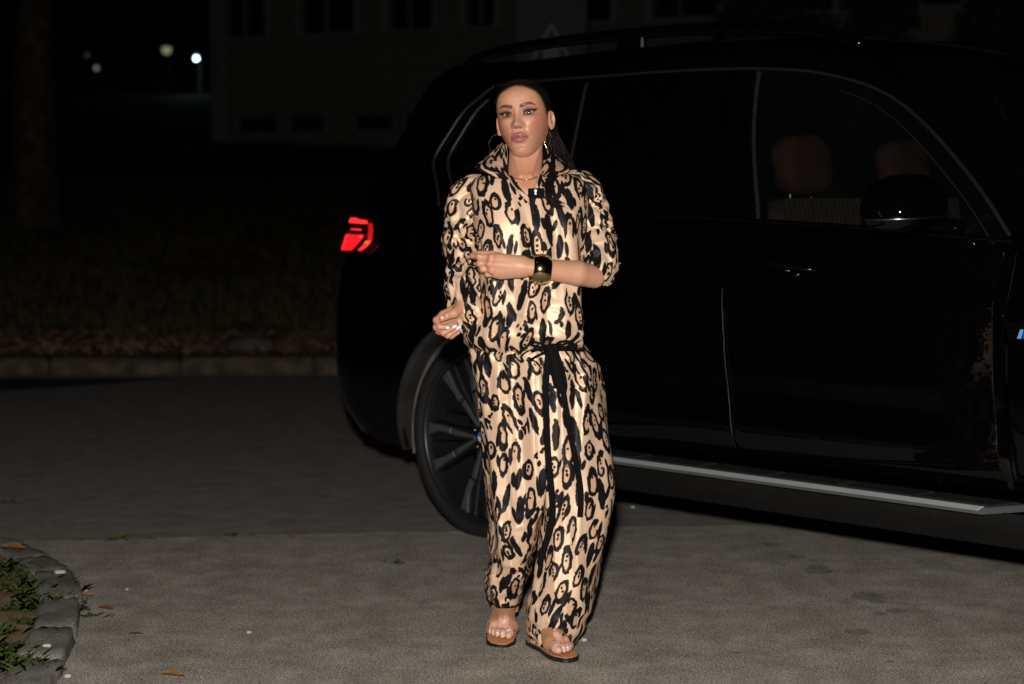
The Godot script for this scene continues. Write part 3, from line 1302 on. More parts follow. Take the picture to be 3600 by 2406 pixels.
	# glass of the flanks
	for far in [false, true]:
		b = Buf.new()
		var p := PackedVector3Array()
		for k in 16:
			var h := lerpf(1.28, 1.782, k / 15.0)
			for a in 16:
				var q := Vector3(lerpf(quarter_rear(h) + 0.004, table([1.28, 1.46, 1.77], [0.285, 0.25, 0.185], h), a / 15.0), h, flank(h) - 0.006)
				p.append(mirror_z(q) if far else q)
		b.grid(p, 16, 16)
		part("quarter_window", b, privacy, root)
		b = Buf.new()
		p = PackedVector3Array()
		for k in 16:
			var h := lerpf(1.27, 1.788, k / 15.0)
			for a in 16:
				var q := Vector3(lerpf(table([1.28, 1.46, 1.77], [0.37, 0.325, 0.261], h), table([1.276, 1.372, 1.561, 1.765], [1.093, 1.053, 1.014, 0.974], h), a / 15.0), h, flank(h) - 0.005)
				p.append(mirror_z(q) if far else q)
		b.grid(p, 16, 16)
		part("rear_door_window", b, privacy, root)
		b = Buf.new()
		p = PackedVector3Array()
		for k in 20:
			var f := k / 19.0
			for a in 30:
				var s := lerpf(0.0, 1.0, a / 29.0)
				var lo := lerpf(1.305, 2.33, s)
				var hi_s := lerpf(1.118, 2.29, pow(s, 0.8))
				var x := lerpf(lo, hi_s, f)
				var h := lerpf(belt(x), window_top(x), f)
				var q := Vector3(x, h, flank(h) - 0.006)
				p.append(mirror_z(q) if far else q)
		b.grid(p, 30, 20)
		part("front_door_window", b, clear, root)
		# the black posts between the panes
		b = Buf.new()
		p = PackedVector3Array()
		for k in 16:
			var h := lerpf(1.262, 1.79, k / 15.0)
			var l := table([1.276, 1.372, 1.561, 1.765], [1.093, 1.053, 1.014, 0.974], h)
			var rr := table([1.263, 1.557, 1.759], [1.319, 1.181, 1.115], h)
			for q in [Vector3(l, h, flank(h) - 0.05), Vector3(l + 0.003, h, flank(h) + 0.0), Vector3((l + rr) / 2 - 0.004, h, flank(h) + 0.002), Vector3((l + rr) / 2, h, flank(h) - 0.012), Vector3((l + rr) / 2 + 0.004, h, flank(h) + 0.002), Vector3(rr - 0.002, h, flank(h)), Vector3(rr, h, flank(h) - 0.05)]:
				p.append(mirror_z(q) if far else q)
		b.grid(p, 7, 16)
		part("door_post", b, gloss, root)
		b = Buf.new()
		p = PackedVector3Array()
		for k in 16:
			var h := lerpf(1.27, 1.79, k / 15.0)
			var l := table([1.28, 1.46, 1.77], [0.285, 0.25, 0.185], h)
			var rr := table([1.28, 1.46, 1.77], [0.37, 0.325, 0.261], h)
			for q in [Vector3(l, h, flank(h) - 0.04), Vector3(l + 0.004, h, flank(h)), Vector3(rr - 0.003, h, flank(h)), Vector3(rr, h, flank(h) - 0.04)]:
				p.append(mirror_z(q) if far else q)
		b.grid(p, 4, 16)
		part("door_post", b, gloss, root)
		# dark satin trim lines round the glass
		var lines := []
		var top := []
		for k in 40:
			var s := lerpf(-0.25, 2.322, k / 39.0)
			top.append(Vector3(s, window_top(s), flank(window_top(s)) + 0.006))
		lines.append([top, 0.0085])
		var post := []
		var low := []
		var quarter := []
		var inner := []
		for k in 12:
			var h := lerpf(1.262, 1.775, k / 11.0)
			var rr := table([1.263, 1.557, 1.759], [1.319, 1.181, 1.115], h)
			post.append(Vector3(rr + 0.004, h, flank(h) + 0.004))
			h = lerpf(1.30, 1.785, k / 11.0)
			quarter.append(Vector3(quarter_rear(h), h, flank(h) + 0.004))
			h = lerpf(1.30, 1.73, k / 11.0)
			inner.append(Vector3(quarter_rear(h) + 0.075 + 0.05 * (1.73 - h), h, flank(h) + 0.003))
			var hh := lerpf(1.28, 1.77, k / 11.0)
			low.append(Vector3(table([1.28, 1.46, 1.77], [0.37, 0.325, 0.261], hh) - 0.004, hh, flank(hh) + 0.004))
		lines.append([post, 0.0075])
		lines.append([quarter, 0.006])
		lines.append([inner, 0.0065])
		lines.append([low, 0.0065])
		var apart := []
		for k in 10:
			var s := lerpf(1.55, 2.318, k / 9.0)
			apart.append(Vector3(s - 0.05, window_top(s) - 0.03, flank(window_top(s) - 0.03) + 0.002))
		lines.append([apart, 0.003])
		for q in lines:
			b = Buf.new()
			var path: Array = q[0]
			if far:
				for k in path.size():
					path[k] = mirror_z(path[k])
			b.tube(PackedVector3Array(path), PackedFloat32Array([q[1]]), 8, 0.7)
			part("window_trim", b, trim, root)
		b = Buf.new()
		var bl := []
		for k in 16:
			var s := lerpf(0.3, 2.33, k / 15.0)
			bl.append(Vector3(s, belt(s) - 0.006, flank(belt(s)) + 0.005))
		if far:
			for k in bl.size():
				bl[k] = mirror_z(bl[k])
		b.tube(PackedVector3Array(bl), PackedFloat32Array([0.013]), 8, 0.6)
		part("belt_moulding", b, gloss, root)
		# pillar between the front door window and the windscreen
		b = Buf.new()
		p = PackedVector3Array()
		for a in 24:
			var s := lerpf(1.30, 2.322, a / 23.0)
			var h0 := window_top(s) + 0.003
			var q0 := Vector3(s, h0, flank(h0))
			var g := a / 23.0
			var q1 := screen_edge(g)
			for k in 5:
				var q := q0.lerp(q1, k / 4.0) + Vector3(0.010, 0.014, 0.012) * sin(PI * k / 4.0)
				p.append(mirror_z(q) if far else q)
		b.grid(p, 5, 24)
		part("windscreen_pillar", b, paint, root)

	# windscreen, bonnet, fenders, nose
	b = Buf.new()
	pr = PackedVector3Array()
	for k in 14:
		var q := screen_edge(k / 13.0)
		for a in 20:
			var f := a / 19.0
			var bulge := 1.0 - pow(absf(f * 2 - 1), 2.0)
			pr.append(Vector3(q.x + 0.2 * bulge, q.y + 0.03 * bulge, lerpf(q.z, -2 * HALF - q.z, f)))
	b.grid(pr, 20, 14)
	part("windscreen", b, clear, root)
	b = Buf.new()
	for far in [false, true]:
		var p := PackedVector3Array()
		for k in 24:
			for a in 30:
				var f := k / 23.0
				var hm := lerpf(0.47, 1.2, f)
				var s := lerpf(split_a(hm) + 0.004, 3.86, a / 29.0)
				var low := 0.47 if s < 3.0 else 0.34
				var dx := s - 3.245
				if absf(dx) < 0.475:
					low = maxf(low, 0.385 + sqrt(0.475 * 0.475 - dx * dx))
				var h := lerpf(low, belt(s), f)
				var z := flank(h) - 0.25 * pow(maxf(0.0, (s - 3.2) / 0.9), 2.0) + 0.015 * bell(h - 0.99, 0.035)
				if a == 0:
					z -= 0.012
				var q := Vector3(s, h, z)
				p.append(mirror_z(q) if far else q)
		b.grid(p, 30, 24)
	part("front_fender", b, paint, root)
	b = Buf.new()
	pr = PackedVector3Array()
	for k in 17:
		var f := k / 16.0
		for a in 20:
			var s := lerpf(2.36, 3.95, a / 19.0)
			var z0 := flank(belt(s)) - 0.25 * pow(maxf(0.0, (s - 3.2) / 0.9), 2.0)
			var c := 1.0 - pow(absf(f * 2 - 1), 3.0)
			pr.append(Vector3(s, belt(s) + 0.06 * c - 0.12 * pow(maxf(0.0, (s - 3.4) / 0.55), 2.5), lerpf(z0, -2 * HALF - z0, f)))
	b.grid(pr, 20, 17)
	part("bonnet", b, paint, root)
	b = Buf.new()
	b.box(Vector3(3.80, 0.68, -HALF), Vector3(0.32, 0.72, 1.62), Basis.IDENTITY, 0.12)
	part("front_bumper", b, paint, root)
	for s in [-1.0, 1.0]:
		b = Buf.new()
		b.box(Vector3(3.965, 0.86, -HALF + s * 0.20), Vector3(0.05, 0.36, 0.34), Basis.IDENTITY, 0.03)
		part("grille", b, trim, root)
		b = Buf.new()
		b.box(Vector3(3.93, 0.93, -HALF + s * 0.62), Vector3(0.08, 0.10, 0.36), Basis(Vector3.UP, s * 0.25), 0.03)
		part("headlight", b, pane(0.2, 0.2, 0.2, 0.5), root)

	# the slanted three colour stripes of the badge on the fender
	var badge := Node3D.new()
	badge.name = "fender_badge"
	root.add_child(badge)
	var cols := [mat(0.12, 0.33, 0.72, 0.35), mat(0.02, 0.04, 0.22, 0.35), mat(0.5, 0.02, 0.02, 0.35)]
	for k in 3:
		b = Buf.new()
		var x := 2.398 + k * 0.013
		b.prism(PackedVector2Array([Vector2(x, 0.919), Vector2(x + 0.012, 0.919), Vector2(x + 0.024, 0.951), Vector2(x + 0.012, 0.951)]), Vector3(0, 0, flank(0.93) + 0.003), Basis.IDENTITY, 0.004, 0.001)
		part("stripe", b, cols[k], badge)

	# door mirrors
	for far in [false, true]:
		var z := 0.14
		b = Buf.new()
		var p := PackedVector3Array()
		for k in 18:
			var e := PI * k / 17.0
			for a in 26:
				var g := TAU * a / 26
				var d := Vector3(sin(e) * cos(g), cos(e), sin(e) * sin(g))
				var m := pow(pow(absf(d.x), 2.6) + pow(absf(d.y), 2.6) + pow(absf(d.z), 2.6), -1.0 / 2.6)
				var q := d * m * Vector3(0.115, 0.088, 0.135)
				if q.y > 0.0:
					q.z *= 1.0 - 0.35 * q.y / 0.088
				q.y += 0.02 * q.z / 0.135 * -1.0
				q += Vector3(2.075, 1.318, z - 0.01)
				p.append(mirror_z(q) if far else q)
		b.grid(p, 26, 18, true)
		var cap := part("door_mirror", b, paint, root)
		b = Buf.new()
		var band := []
		for k in 22:
			var g := lerpf(-0.35, PI * 0.72, k / 21.0)
			var q := Vector3(2.075 + 0.119 * cos(g) * 1.02, 1.279 - 0.008 * sin(g), z - 0.01 + 0.137 * sin(g))
			band.append(mirror_z(q) if far else q)
		b.tube(PackedVector3Array(band), PackedFloat32Array([0.0055]), 8, 0.7)
		part("mirror_strip", b, mat(0.3, 0.3, 0.31, 0.25, 1.0), cap)
		b = Buf.new()
		var foot := [Vector3(2.12, 1.245, -0.07), Vector3(2.11, 1.255, 0.0), Vector3(2.09, 1.27, 0.07)]
		if far:
			for k in 3:
				foot[k] = mirror_z(foot[k])
		b.tube(smooth(foot, 4), PackedFloat32Array([0.045]), 12, 0.6)
		part("mirror_foot", b, gloss, cap)

	# tail lamps on the rear corners
	for far in [false, true]:
		var lamp := Node3D.new()
		lamp.name = "tail_lamp" if not far else "tail_lamp_001"
		root.add_child(lamp)
		b = Buf.new()
		lamp_piece(b, [Vector2(0.95, 1.262), Vector2(0.95, 1.10)], [Vector2(-0.12, 1.252), Vector2(-0.24, 1.20), Vector2(-0.24, 1.15), Vector2(-0.02, 1.10)], 0.014, far)
		part("lamp_housing", b, mat(0.002, 0.001, 0.001, 0.6, 0.0, 0.1), lamp)
		var red := lamp_mat(1.0, 0.035, 0.03, 1.1)
		var deep := lamp_mat(1.0, 0.012, 0.022, 0.85)
		var dim := lamp_mat(1.0, 0.012, 0.018, 0.42)
		b = Buf.new()
		lamp_piece(b, [Vector2(0.70, 1.250), Vector2(0.74, 1.232)], [Vector2(0.10, 1.240), Vector2(0.05, 1.226)], 0.040, far)
		part("lamp_bar", b, red, lamp)
		b = Buf.new()
		lamp_piece(b, [Vector2(0.40, 1.2055), Vector2(0.40, 1.2005)], [Vector2(0.16, 1.2045), Vector2(0.14, 1.1985)], 0.030, far)
		part("lamp_bar", b, red, lamp)
		b = Buf.new()
		lamp_piece(b, [Vector2(0.70, 1.181), Vector2(0.85, 1.155), Vector2(0.90, 1.135), Vector2(0.85, 1.116), Vector2(0.28, 1.114)], [Vector2(0.05, 1.182), Vector2(0.04, 1.170), Vector2(0.09, 1.151), Vector2(0.17, 1.129), Vector2(0.23, 1.1155)], 0.030, far)
		part("lamp_lens", b, deep, lamp)
		b = Buf.new()
		lamp_piece(b, [Vector2(-0.01, 1.229), Vector2(-0.07, 1.201), Vector2(-0.12, 1.163)], [Vector2(-0.04, 1.228), Vector2(-0.12, 1.202), Vector2(-0.175, 1.161)], 0.028, far)
		part("lamp_edge", b, dim, lamp)
		b = Buf.new()
		lamp_piece(b, [Vector2(-0.12, 1.160), Vector2(-0.055, 1.138), Vector2(0.02, 1.118)], [Vector2(-0.17, 1.158), Vector2(-0.115, 1.134), Vector2(-0.02, 1.116)], 0.028, far)
		part("lamp_edge", b, red, lamp)
		b = Buf.new()
		lamp_piece(b, [Vector2(-0.115, 1.158), Vector2(-0.085, 1.149)], [Vector2(-0.16, 1.157), Vector2(-0.14, 1.144)], 0.032, far)
		part("amber_corner", b, lamp_mat(1.0, 0.16, 0.01, 1.1), lamp)
		var glow := OmniLight3D.new()
		glow.name = "tail_glow"
		var at := hull(-0.55, 1.17, 0.09)
		glow.position = mirror_z(at) if far else at
		glow.light_color = Color(1.0, 0.12, 0.08)
		glow.light_energy = 0.012
		glow.light_size = 0.05
		glow.omni_range = 20.0
		glow.omni_attenuation = 2.0
		glow.shadow_enabled = true
		lamp.add_child(glow)

	# fuel flap seam
	b = Buf.new()
	var seam := []
	for q in [Vector2(-0.455, 1.2), Vector2(-0.463, 1.12), Vector2(-0.455, 1.045), Vector2(-0.40, 1.02), Vector2(-0.27, 1.02), Vector2(-0.22, 1.05), Vector2(-0.215, 1.17), Vector2(-0.26, 1.2), Vector2(-0.40, 1.205), Vector2(-0.455, 1.2)]:
		seam.append(Vector3(q.x, q.y, flank(q.y) + 0.0005))
	b.tube(PackedVector3Array(seam), PackedFloat32Array([0.0022]), 6, 0.5)
	part("fuel_flap_seam", b, gloss, root)

	# wheel arches: dusty lip and liner
	for at in [-0.045, 3.245]:
		for far in [false, true]:
			b = Buf.new()
			var p := PackedVector3Array()
			for k in 5:
				for a in 40:
					var g := lerpf(-0.16, PI + 0.16, a / 39.0)
					var rr: float = 0.475 - [0.0, -0.004, 0.012, 0.02, 0.02][k] + (0.004 if k == 1 else 0.0)
					var y: float = 0.385 + rr * sin(g)
					var zz: float = [0.0, 0.006, 0.006, -0.012, -0.09][k] + flank(maxf(y, 0.31)) + 0.002
					if at > 1.0:
						zz -= 0.02
					var q := Vector3(at + rr * cos(g), y, zz)
					p.append(mirror_z(q) if far else q)
			b.grid(p, 40, 5)
			part("arch_lip", b, grime, root, "dust coated wheel arch lip")
			b = Buf.new()
			p = PackedVector3Array()
			for k in 4:
				for a in 40:
					var g := lerpf(-0.2, PI + 0.2, a / 39.0)
					var rr := 0.452
					var q := Vector3(at + rr * cos(g), 0.385 + rr * sin(g), [-0.07, -0.15, -0.24, -0.34][k])
					p.append(mirror_z(q) if far else q)
			b.grid(p, 40, 4)
			part("arch_liner", b, dusty, root, "grey dusty wheel arch liner")

	# thin grey tube added as the highlight line along the door split
	b = Buf.new()
	var shut := []
	for k in 14:
		var h := lerpf(0.53, 1.03, k / 13.0)
		shut.append(Vector3(split_b(h) + 0.002, h, flank(h) + 0.004 + 0.008 * bell(h - 0.56, 0.05) - 0.006 * bell(h - 0.66, 0.06)))
	b.tube(PackedVector3Array(shut), PackedFloat32Array([0.0014]), 6)
	part("door_edge_highlight", b, mat(0.018, 0.018, 0.02, 0.35, 0.5), root)

	wheel(root, Vector3(-0.047, 0.402, -0.028), 1.0, rubber)
	wheel(root, Vector3(3.245, 0.402, -0.035), 1.0, rubber)
	wheel(root, Vector3(-0.047, 0.402, -2 * HALF + 0.028), -1.0, rubber)
	wheel(root, Vector3(3.245, 0.402, -2 * HALF + 0.035), -1.0, rubber)

	# cabin
	var leather := mat(0.075, 0.040, 0.026, 0.7, 0.0, 0.2)
	var pale := mat(0.06, 0.046, 0.032, 0.7, 0.0, 0.2)
	for q in [[-0.60, 0.0], [-1.46, -0.19]]:
		b = Buf.new()
		rock(b, Vector3(0.06, 0.108, 0.135), 900, 3.4)
		for k in b.v.size():
			b.v[k] = Vector3(1.09 + q[1], 1.452, q[0]) + Basis(Vector3.BACK, 0.14) * b.v[k]
		var seat := Node3D.new()
		seat.name = "front_seat" if q[1] == 0.0 else "front_seat_001"
		root.add_child(seat)
		part("headrest", b, leather, seat)
		b = Buf.new()
		b.box(Vector3(1.16 + q[1], 0.99, q[0]), Vector3(0.17, 0.66, 0.52), Basis(Vector3.BACK, 0.2), 0.06)
		part("backrest", b, pale, seat)
		for k in 18:
			b = Buf.new()
			b.box(Vector3(1.205 + q[1], 1.05, q[0] - 0.212 + k * 0.025), Vector3(0.11, 0.56, 0.023), Basis(Vector3.BACK, 0.2), 0.010)
			part("quilted_panel", b, pale, seat)
		b = Buf.new()
		b.box(Vector3(1.42 + q[1], 0.70, q[0]), Vector3(0.52, 0.16, 0.52), Basis(Vector3.BACK, 0.06), 0.06)
		part("seat_cushion", b, pale, seat)
		for s in [-0.06, 0.06]:
			b = Buf.new()
			b.tube(PackedVector3Array([Vector3(1.09 + q[1], 1.28, q[0] + s), Vector3(1.08 + q[1], 1.37, q[0] + s)]), PackedFloat32Array([0.006]), 8)
			part("headrest_post", b, mat(0.4, 0.4, 0.4, 0.3, 1.0), seat)
	b = Buf.new()
	b.box(Vector3(0.2, 0.98, -HALF), Vector3(0.2, 0.7, 1.5), Basis(Vector3.BACK, 0.2), 0.06)
	part("rear_bench", b, leather, root)
	b = Buf.new()
	b.box(Vector3(2.16, 1.05, -HALF), Vector3(0.42, 0.24, 1.62), Basis(Vector3.BACK, -0.1), 0.08)
	part("dashboard", b, plastic, root)
	b = Buf.new()
	b.box(Vector3(1.0, 0.50, -HALF), Vector3(3.0, 0.06, 1.8), Basis.IDENTITY, 0.01)
	part("cabin_floor", b, plastic, root)
	b = Buf.new()
	b.box(Vector3(1.70, 1.565, -HALF), Vector3(0.03, 0.075, 0.22), Basis(Vector3.UP, 0.15), 0.014)
	part("rear_view_mirror", b, gloss, root)
	b = Buf.new()
	var ring := []
	for k in 29:
		var g := TAU * k / 28
		ring.append(Vector3(1.86, 1.12, -0.58) + Basis(Vector3.BACK, -0.45) * Vector3(0, cos(g) * 0.18, sin(g) * 0.18))
	b.tube(PackedVector3Array(ring), PackedFloat32Array([0.016]), 8, 1.0, Vector3.RIGHT, false)
	part("steering_wheel", b, plastic, root)


func lamp_piece(b: Buf, left: Array, right: Array, lift: float, far: bool) -> void:
	# a lens piece on the rear corner between two edges given as (corner angle, height); its rims are turned in
	var p := PackedVector3Array()
	var rows := 12
	var cols := 14
	for k in rows + 2:
		var e := clampf((k - 1.0) / (rows - 1.0), 0.0, 1.0)
		var l := along(left, e)
		var r := along(right, e)
		for a in cols + 2:
			var f := clampf((a - 1.0) / (cols - 1.0), 0.0, 1.0)
			var q := l.lerp(r, f)
			var rim := a == 0 or a == cols + 1 or k == 0 or k == rows + 1
			var out := 0.002 if rim else lift
			var h := hull(-q.x / (PI / 2.0) if q.x > 0.0 else -q.x * 0.30, q.y, out)
			p.append(mirror_z(h) if far else h)
	b.grid(p, cols + 2, rows + 2)


func along(pts: Array, f: float) -> Vector2:
	var m := (pts.size() - 1) * f
	var k := mini(int(m), pts.size() - 2)
	return (pts[k] as Vector2).lerp(pts[k + 1], m - k)


func quarter_rear(h: float) -> float:
	return table([1.27, 1.335, 1.43, 1.487, 1.588, 1.70, 1.766, 1.80, 1.9], [-0.35, -0.375, -0.45, -0.488, -0.455, -0.395, -0.30, -0.26, -0.2], h)


func window_top(s: float) -> float:
	return table([-0.5, -0.25, 0.005, 0.4, 0.739, 1.041, 1.225, 1.359, 1.494, 1.627, 1.765, 1.911, 2.055, 2.203, 2.322], [1.74, 1.783, 1.793, 1.797, 1.798, 1.792, 1.78, 1.766, 1.74, 1.705, 1.649, 1.561, 1.457, 1.337, 1.223], s)


func roof_edge(s: float) -> float:
	return table([-0.8, -0.7, -0.6, -0.493, -0.28, 0.06, 0.3, 0.99, 1.391, 1.62, 1.85], [1.80, 1.815, 1.838, 1.856, 1.876, 1.888, 1.896, 1.896, 1.852, 1.80, 1.74], s)


func roof_z(s: float) -> float:
	return linear([-0.8, 1.3, 1.65], [-0.40, -0.385, -0.372], s)


func screen_edge(g: float) -> Vector3:
	# left edge of the windscreen, top to bottom
	return Vector3(table([0, 0.3, 0.6, 1.0], [1.60, 1.86, 2.14, 2.46], g), table([0, 0.3, 0.6, 1.0], [1.80, 1.68, 1.49, 1.24], g), table([0, 0.3, 0.6, 1.0], [-0.375, -0.32, -0.24, -0.14], g))


func wheel(root: Node3D, at: Vector3, side: float, rubber: Material) -> void:
	# axis along z; the face looks towards side * z
	var w := Node3D.new()
	var n := 0
	var nm := "wheel"
	while root.has_node(nm):
		n += 1
		nm = "wheel_%03d" % n
	w.name = nm
	root.add_child(w)
	w.position = at
	w.scale = Vector3(1.03, 1.03, 1.0)
	var spin := Basis(Vector3.RIGHT, PI / 2 * side)
	if side < 0:
		spin = Basis(Vector3.RIGHT, -PI / 2)
	var b := Buf.new()
	b.lathe(Vector3.ZERO, spin, PackedVector2Array([Vector2(0.326, -0.26), Vector2(0.352, -0.275), Vector2(0.378, -0.262), Vector2(0.391, -0.235), Vector2(0.393, -0.14), Vector2(0.392, -0.04), Vector2(0.386, -0.012), Vector2(0.374, 0.002), Vector2(0.355, 0.008), Vector2(0.34, 0.004), Vector2(0.329, -0.004), Vector2(0.326, -0.03)]), 72)
	part("tyre", b, rubber, w)
	var dark := mat(0.012, 0.012, 0.013, 0.4, 0.3)
	var grey := mat(0.08, 0.08, 0.085, 0.5, 0.4)
	b = Buf.new()
	b.lathe(Vector3.ZERO, spin, PackedVector2Array([Vector2(0.312, -0.24), Vector2(0.308, -0.10), Vector2(0.308, -0.045), Vector2(0.313, -0.012), Vector2(0.3255, -0.003), Vector2(0.328, -0.012)]), 72)
	part("rim", b, mat(0.03, 0.03, 0.032, 0.35, 0.6), w)
	b = Buf.new()
	b.lathe(Vector3.ZERO, spin, PackedVector2Array([Vector2(0.0, -0.13), Vector2(0.17, -0.13), Vector2(0.172, -0.16)]), 40)
	part("brake_disc", b, mat(0.10, 0.10, 0.10, 0.45, 0.8), w)
	var face := Basis(Vector3.RIGHT, Vector3.UP, Vector3.BACK * side)
	b = Buf.new()
	b.lathe(Vector3.ZERO, spin, PackedVector2Array([Vector2(0.0, -0.028), Vector2(0.038, -0.028), Vector2(0.066, -0.036), Vector2(0.075, -0.06), Vector2(0.075, -0.12)]), 32)
	part("hub", b, dark, w)
	for k in 5:
		for s in [-1.0, 1.0]:
			var g := deg_to_rad(48.0 + 72.0 * k + s * 11.0)
			var turn := face * Basis(Vector3.BACK, g)
			# dark lower bar, then the ground grey face that steps and widens towards the rim
			b = Buf.new()
			b.prism(PackedVector2Array([Vector2(0.05, -0.02), Vector2(0.19, -0.026), Vector2(0.310, -0.042), Vector2(0.310, 0.042), Vector2(0.19, 0.026), Vector2(0.05, 0.02)]), turn * Vector3(0, 0, -0.085), turn, 0.05, 0.006)
			part("spoke", b, dark, w)
			b = Buf.new()
			b.prism(PackedVector2Array([Vector2(0.045, -0.006 - s * 0.004), Vector2(0.172, -0.012 + s * 0.006), Vector2(0.172, 0.012 + s * 0.006), Vector2(0.045, 0.006 - s * 0.004)]), turn * Vector3(0, 0, -0.037), turn, 0.008, 0.002)
			part("spoke_face", b, grey, w)
			b = Buf.new()
			b.prism(PackedVector2Array([Vector2(0.182, -0.012 + s * 0.010), Vector2(0.235, -0.014 + s * 0.016), Vector2(0.310, -0.020 + s * 0.014), Vector2(0.310, 0.022 + s * 0.014), Vector2(0.24, 0.008 + s * 0.016), Vector2(0.182, 0.010 + s * 0.010)]), turn * Vector3(0, 0, -0.037), turn, 0.014, 0.002)
			part("spoke_face", b, grey, w)
	for k in 5:
		var g := deg_to_rad(84.0 + 72.0 * k)
		b = Buf.new()
		b.lathe(face * Vector3(cos(g) * 0.055, sin(g) * 0.055, -0.034), spin, PackedVector2Array([Vector2(0.0, 0.006), Vector2(0.007, 0.005), Vector2(0.009, -0.004)]), 8)
		part("wheel_bolt", b, mat(0.3, 0.3, 0.3, 0.3, 1.0), w)
	# the round emblem in the hub, quartered blue and white inside a dark ring
	var em := Node3D.new()
	em.name = "hub_emblem"
	w.add_child(em)
	for k in 4:
		b = Buf.new()
		var ol := PackedVector2Array([Vector2.ZERO])
		for a in 7:
			var g := PI / 2 * (k + a / 6.0)
			ol.append(Vector2(cos(g), sin(g)) * 0.0205)
		b.prism(ol, face * Vector3(0, 0, -0.026), face, 0.004, 0.0)
		part("emblem_quarter", b, mat(0.055, 0.22, 0.52, 0.3) if k % 2 == 1 else mat(0.62, 0.66, 0.68, 0.3), em)
	b = Buf.new()
	b.lathe(Vector3.ZERO, spin, PackedVector2Array([Vector2(0.0205, -0.027), Vector2(0.0207, -0.020), Vector2(0.028, -0.020), Vector2(0.030, -0.028)]), 32)
	part("emblem_ring", b, mat(0.012, 0.012, 0.013, 0.3), em)


# ---------- the person ----------
# own axes: x to the right of the picture, y up from the ground, z towards the photographer
func leopard() -> ImageTexture:
	# the printed satin, 1.1 m by 1.5 m of cloth: upright rosettes with dots, bars, hooks and scattered spots
	const W := 880
	const H := 1200
	var data := PackedByteArray()
	data.resize(W * H * 3)
	var ground_c := Color(0.87, 0.745, 0.625)
	var ink := Color(0.075, 0.073, 0.08)
	for k in W * H:
		data[k * 3] = int(ground_c.r * 255)
		data[k * 3 + 1] = int(ground_c.g * 255)
		data[k * 3 + 2] = int(ground_c.b * 255)
	var r := RandomNumberGenerator.new()
	r.seed = 1234
	var nz := FastNoiseLite.new()
	nz.seed = 3
	nz.frequency = 0.055
	nz.fractal_octaves = 3
	var spots := []
	var cols := 30
	var rows := 16
	for a in cols:
		for b in rows:
			var x := (a + 0.5) * W / cols + r.randf_range(-5, 5)
			var y := (b + 0.5 + (0.5 if a % 2 else 0.0)) * H / rows + r.randf_range(-13, 13)
			var kind := r.randf()
			var tilt := r.randf_range(-0.28, 0.28)
			if kind < 0.50:      # rosette
				spots.append([x, y, r.randf_range(11.5, 15.8), r.randf_range(22, 40), tilt, 0, r.randf() * TAU, 0.0])
			elif kind < 0.70:    # open rosette or hook
				spots.append([x, y, r.randf_range(12, 15.8), r.randf_range(24, 40), tilt, 0, r.randf() * TAU, r.randf_range(0.7, 1.6)])
			elif kind < 0.92:    # bar
				spots.append([x, y, r.randf_range(7, 10.5), r.randf_range(24, 42), tilt, 1, 0.0, 0.0])
			else:                # scattered spots
				for k in 6:
					spots.append([x + r.randf_range(-11, 11), y + r.randf_range(-22, 22), r.randf_range(2.5, 5.5), r.randf_range(3.5, 9), r.randf_range(-0.8, 0.8), 1, 0.0, 0.0])
			if r.randf() < 0.8:
				spots.append([x + W / cols * 0.5 + r.randf_range(-4, 4), y + H / rows * 0.05 + r.randf_range(-12, 12), r.randf_range(3.5, 6.5), r.randf_range(11, 24), r.randf_range(-0.4, 0.4), 1, 0.0, 0.0])
	var all := []
	for q in spots:
		all.append(q)
		if q[5] == 0:
			for k in r.randi_range(1, 3):
				all.append([q[0] + r.randf_range(-2.5, 2.5), q[1] + (k - 1) * q[3] * 0.3 + r.randf_range(-3, 3), r.randf_range(2.2, 3.4), r.randf_range(2.6, 4.5), r.randf_range(-0.5, 0.5), 1, 0.0, 0.0])
	for q in all:
		var hw: float = q[2]
		var hh: float = q[3]
		var ca := cos(q[4])
		var sa := sin(q[4])
		var reach := int(hh * 1.25 + 3)
		var rx := int(hw * 1.3 + hh * absf(sa) + 3)
		var ring: bool = q[5] == 0
		var gap: float = q[7]
		var ph: float = q[6]
		for dy in range(-reach, reach + 1):
			for dx in range(-rx, rx + 1):
				var lx := (dx * ca + dy * sa) / hw
				var ly := (-dx * sa + dy * ca) / hh
				var rr := sqrt(lx * lx + ly * ly)
				if rr > 1.3:
					continue
				var px: float = q[0] + dx
				var py: float = q[1] + dy
				rr *= 1.0 + nz.get_noise_2d(px, py) * (0.18 if hw > 6 else 0.16)
				var cover := clampf((1.0 - rr) * hw * 0.9 + 0.5, 0.0, 1.0)
				if ring and cover > 0.0:
					var g := atan2(ly, lx)
					var inner := 0.47 + 0.12 * sin(g + ph)
					var yb := absf(ly)
					inner += 0.18 * yb
					var heart := 1.0 - clampf((rr - inner) * hw * 0.9 + 0.5, 0.0, 1.0)
					if heart > 0.0:
						var oo := (posmod(int(py), H) * W + posmod(int(px), W)) * 3
						data[oo] = int(lerpf(data[oo], 0.79 * 255, heart * 0.7))
						data[oo + 1] = int(lerpf(data[oo + 1], 0.635 * 255, heart * 0.7))
						data[oo + 2] = int(lerpf(data[oo + 2], 0.50 * 255, heart * 0.7))
					cover *= 1.0 - heart
					if gap > 0.0:
						var away := absf(wrapf(g - ph, -PI, PI))
						cover *= clampf((away - gap * 0.5) * hw * 0.6, 0.0, 1.0)
				if cover <= 0.0:
					continue
				var o := (posmod(int(py), H) * W + posmod(int(px), W)) * 3
				data[o] = int(lerpf(data[o], ink.r * 255, cover))
				data[o + 1] = int(lerpf(data[o + 1], ink.g * 255, cover))
				data[o + 2] = int(lerpf(data[o + 2], ink.b * 255, cover))
	return ImageTexture.create_from_image(Image.create_from_data(W, H, false, Image.FORMAT_RGB8, data))


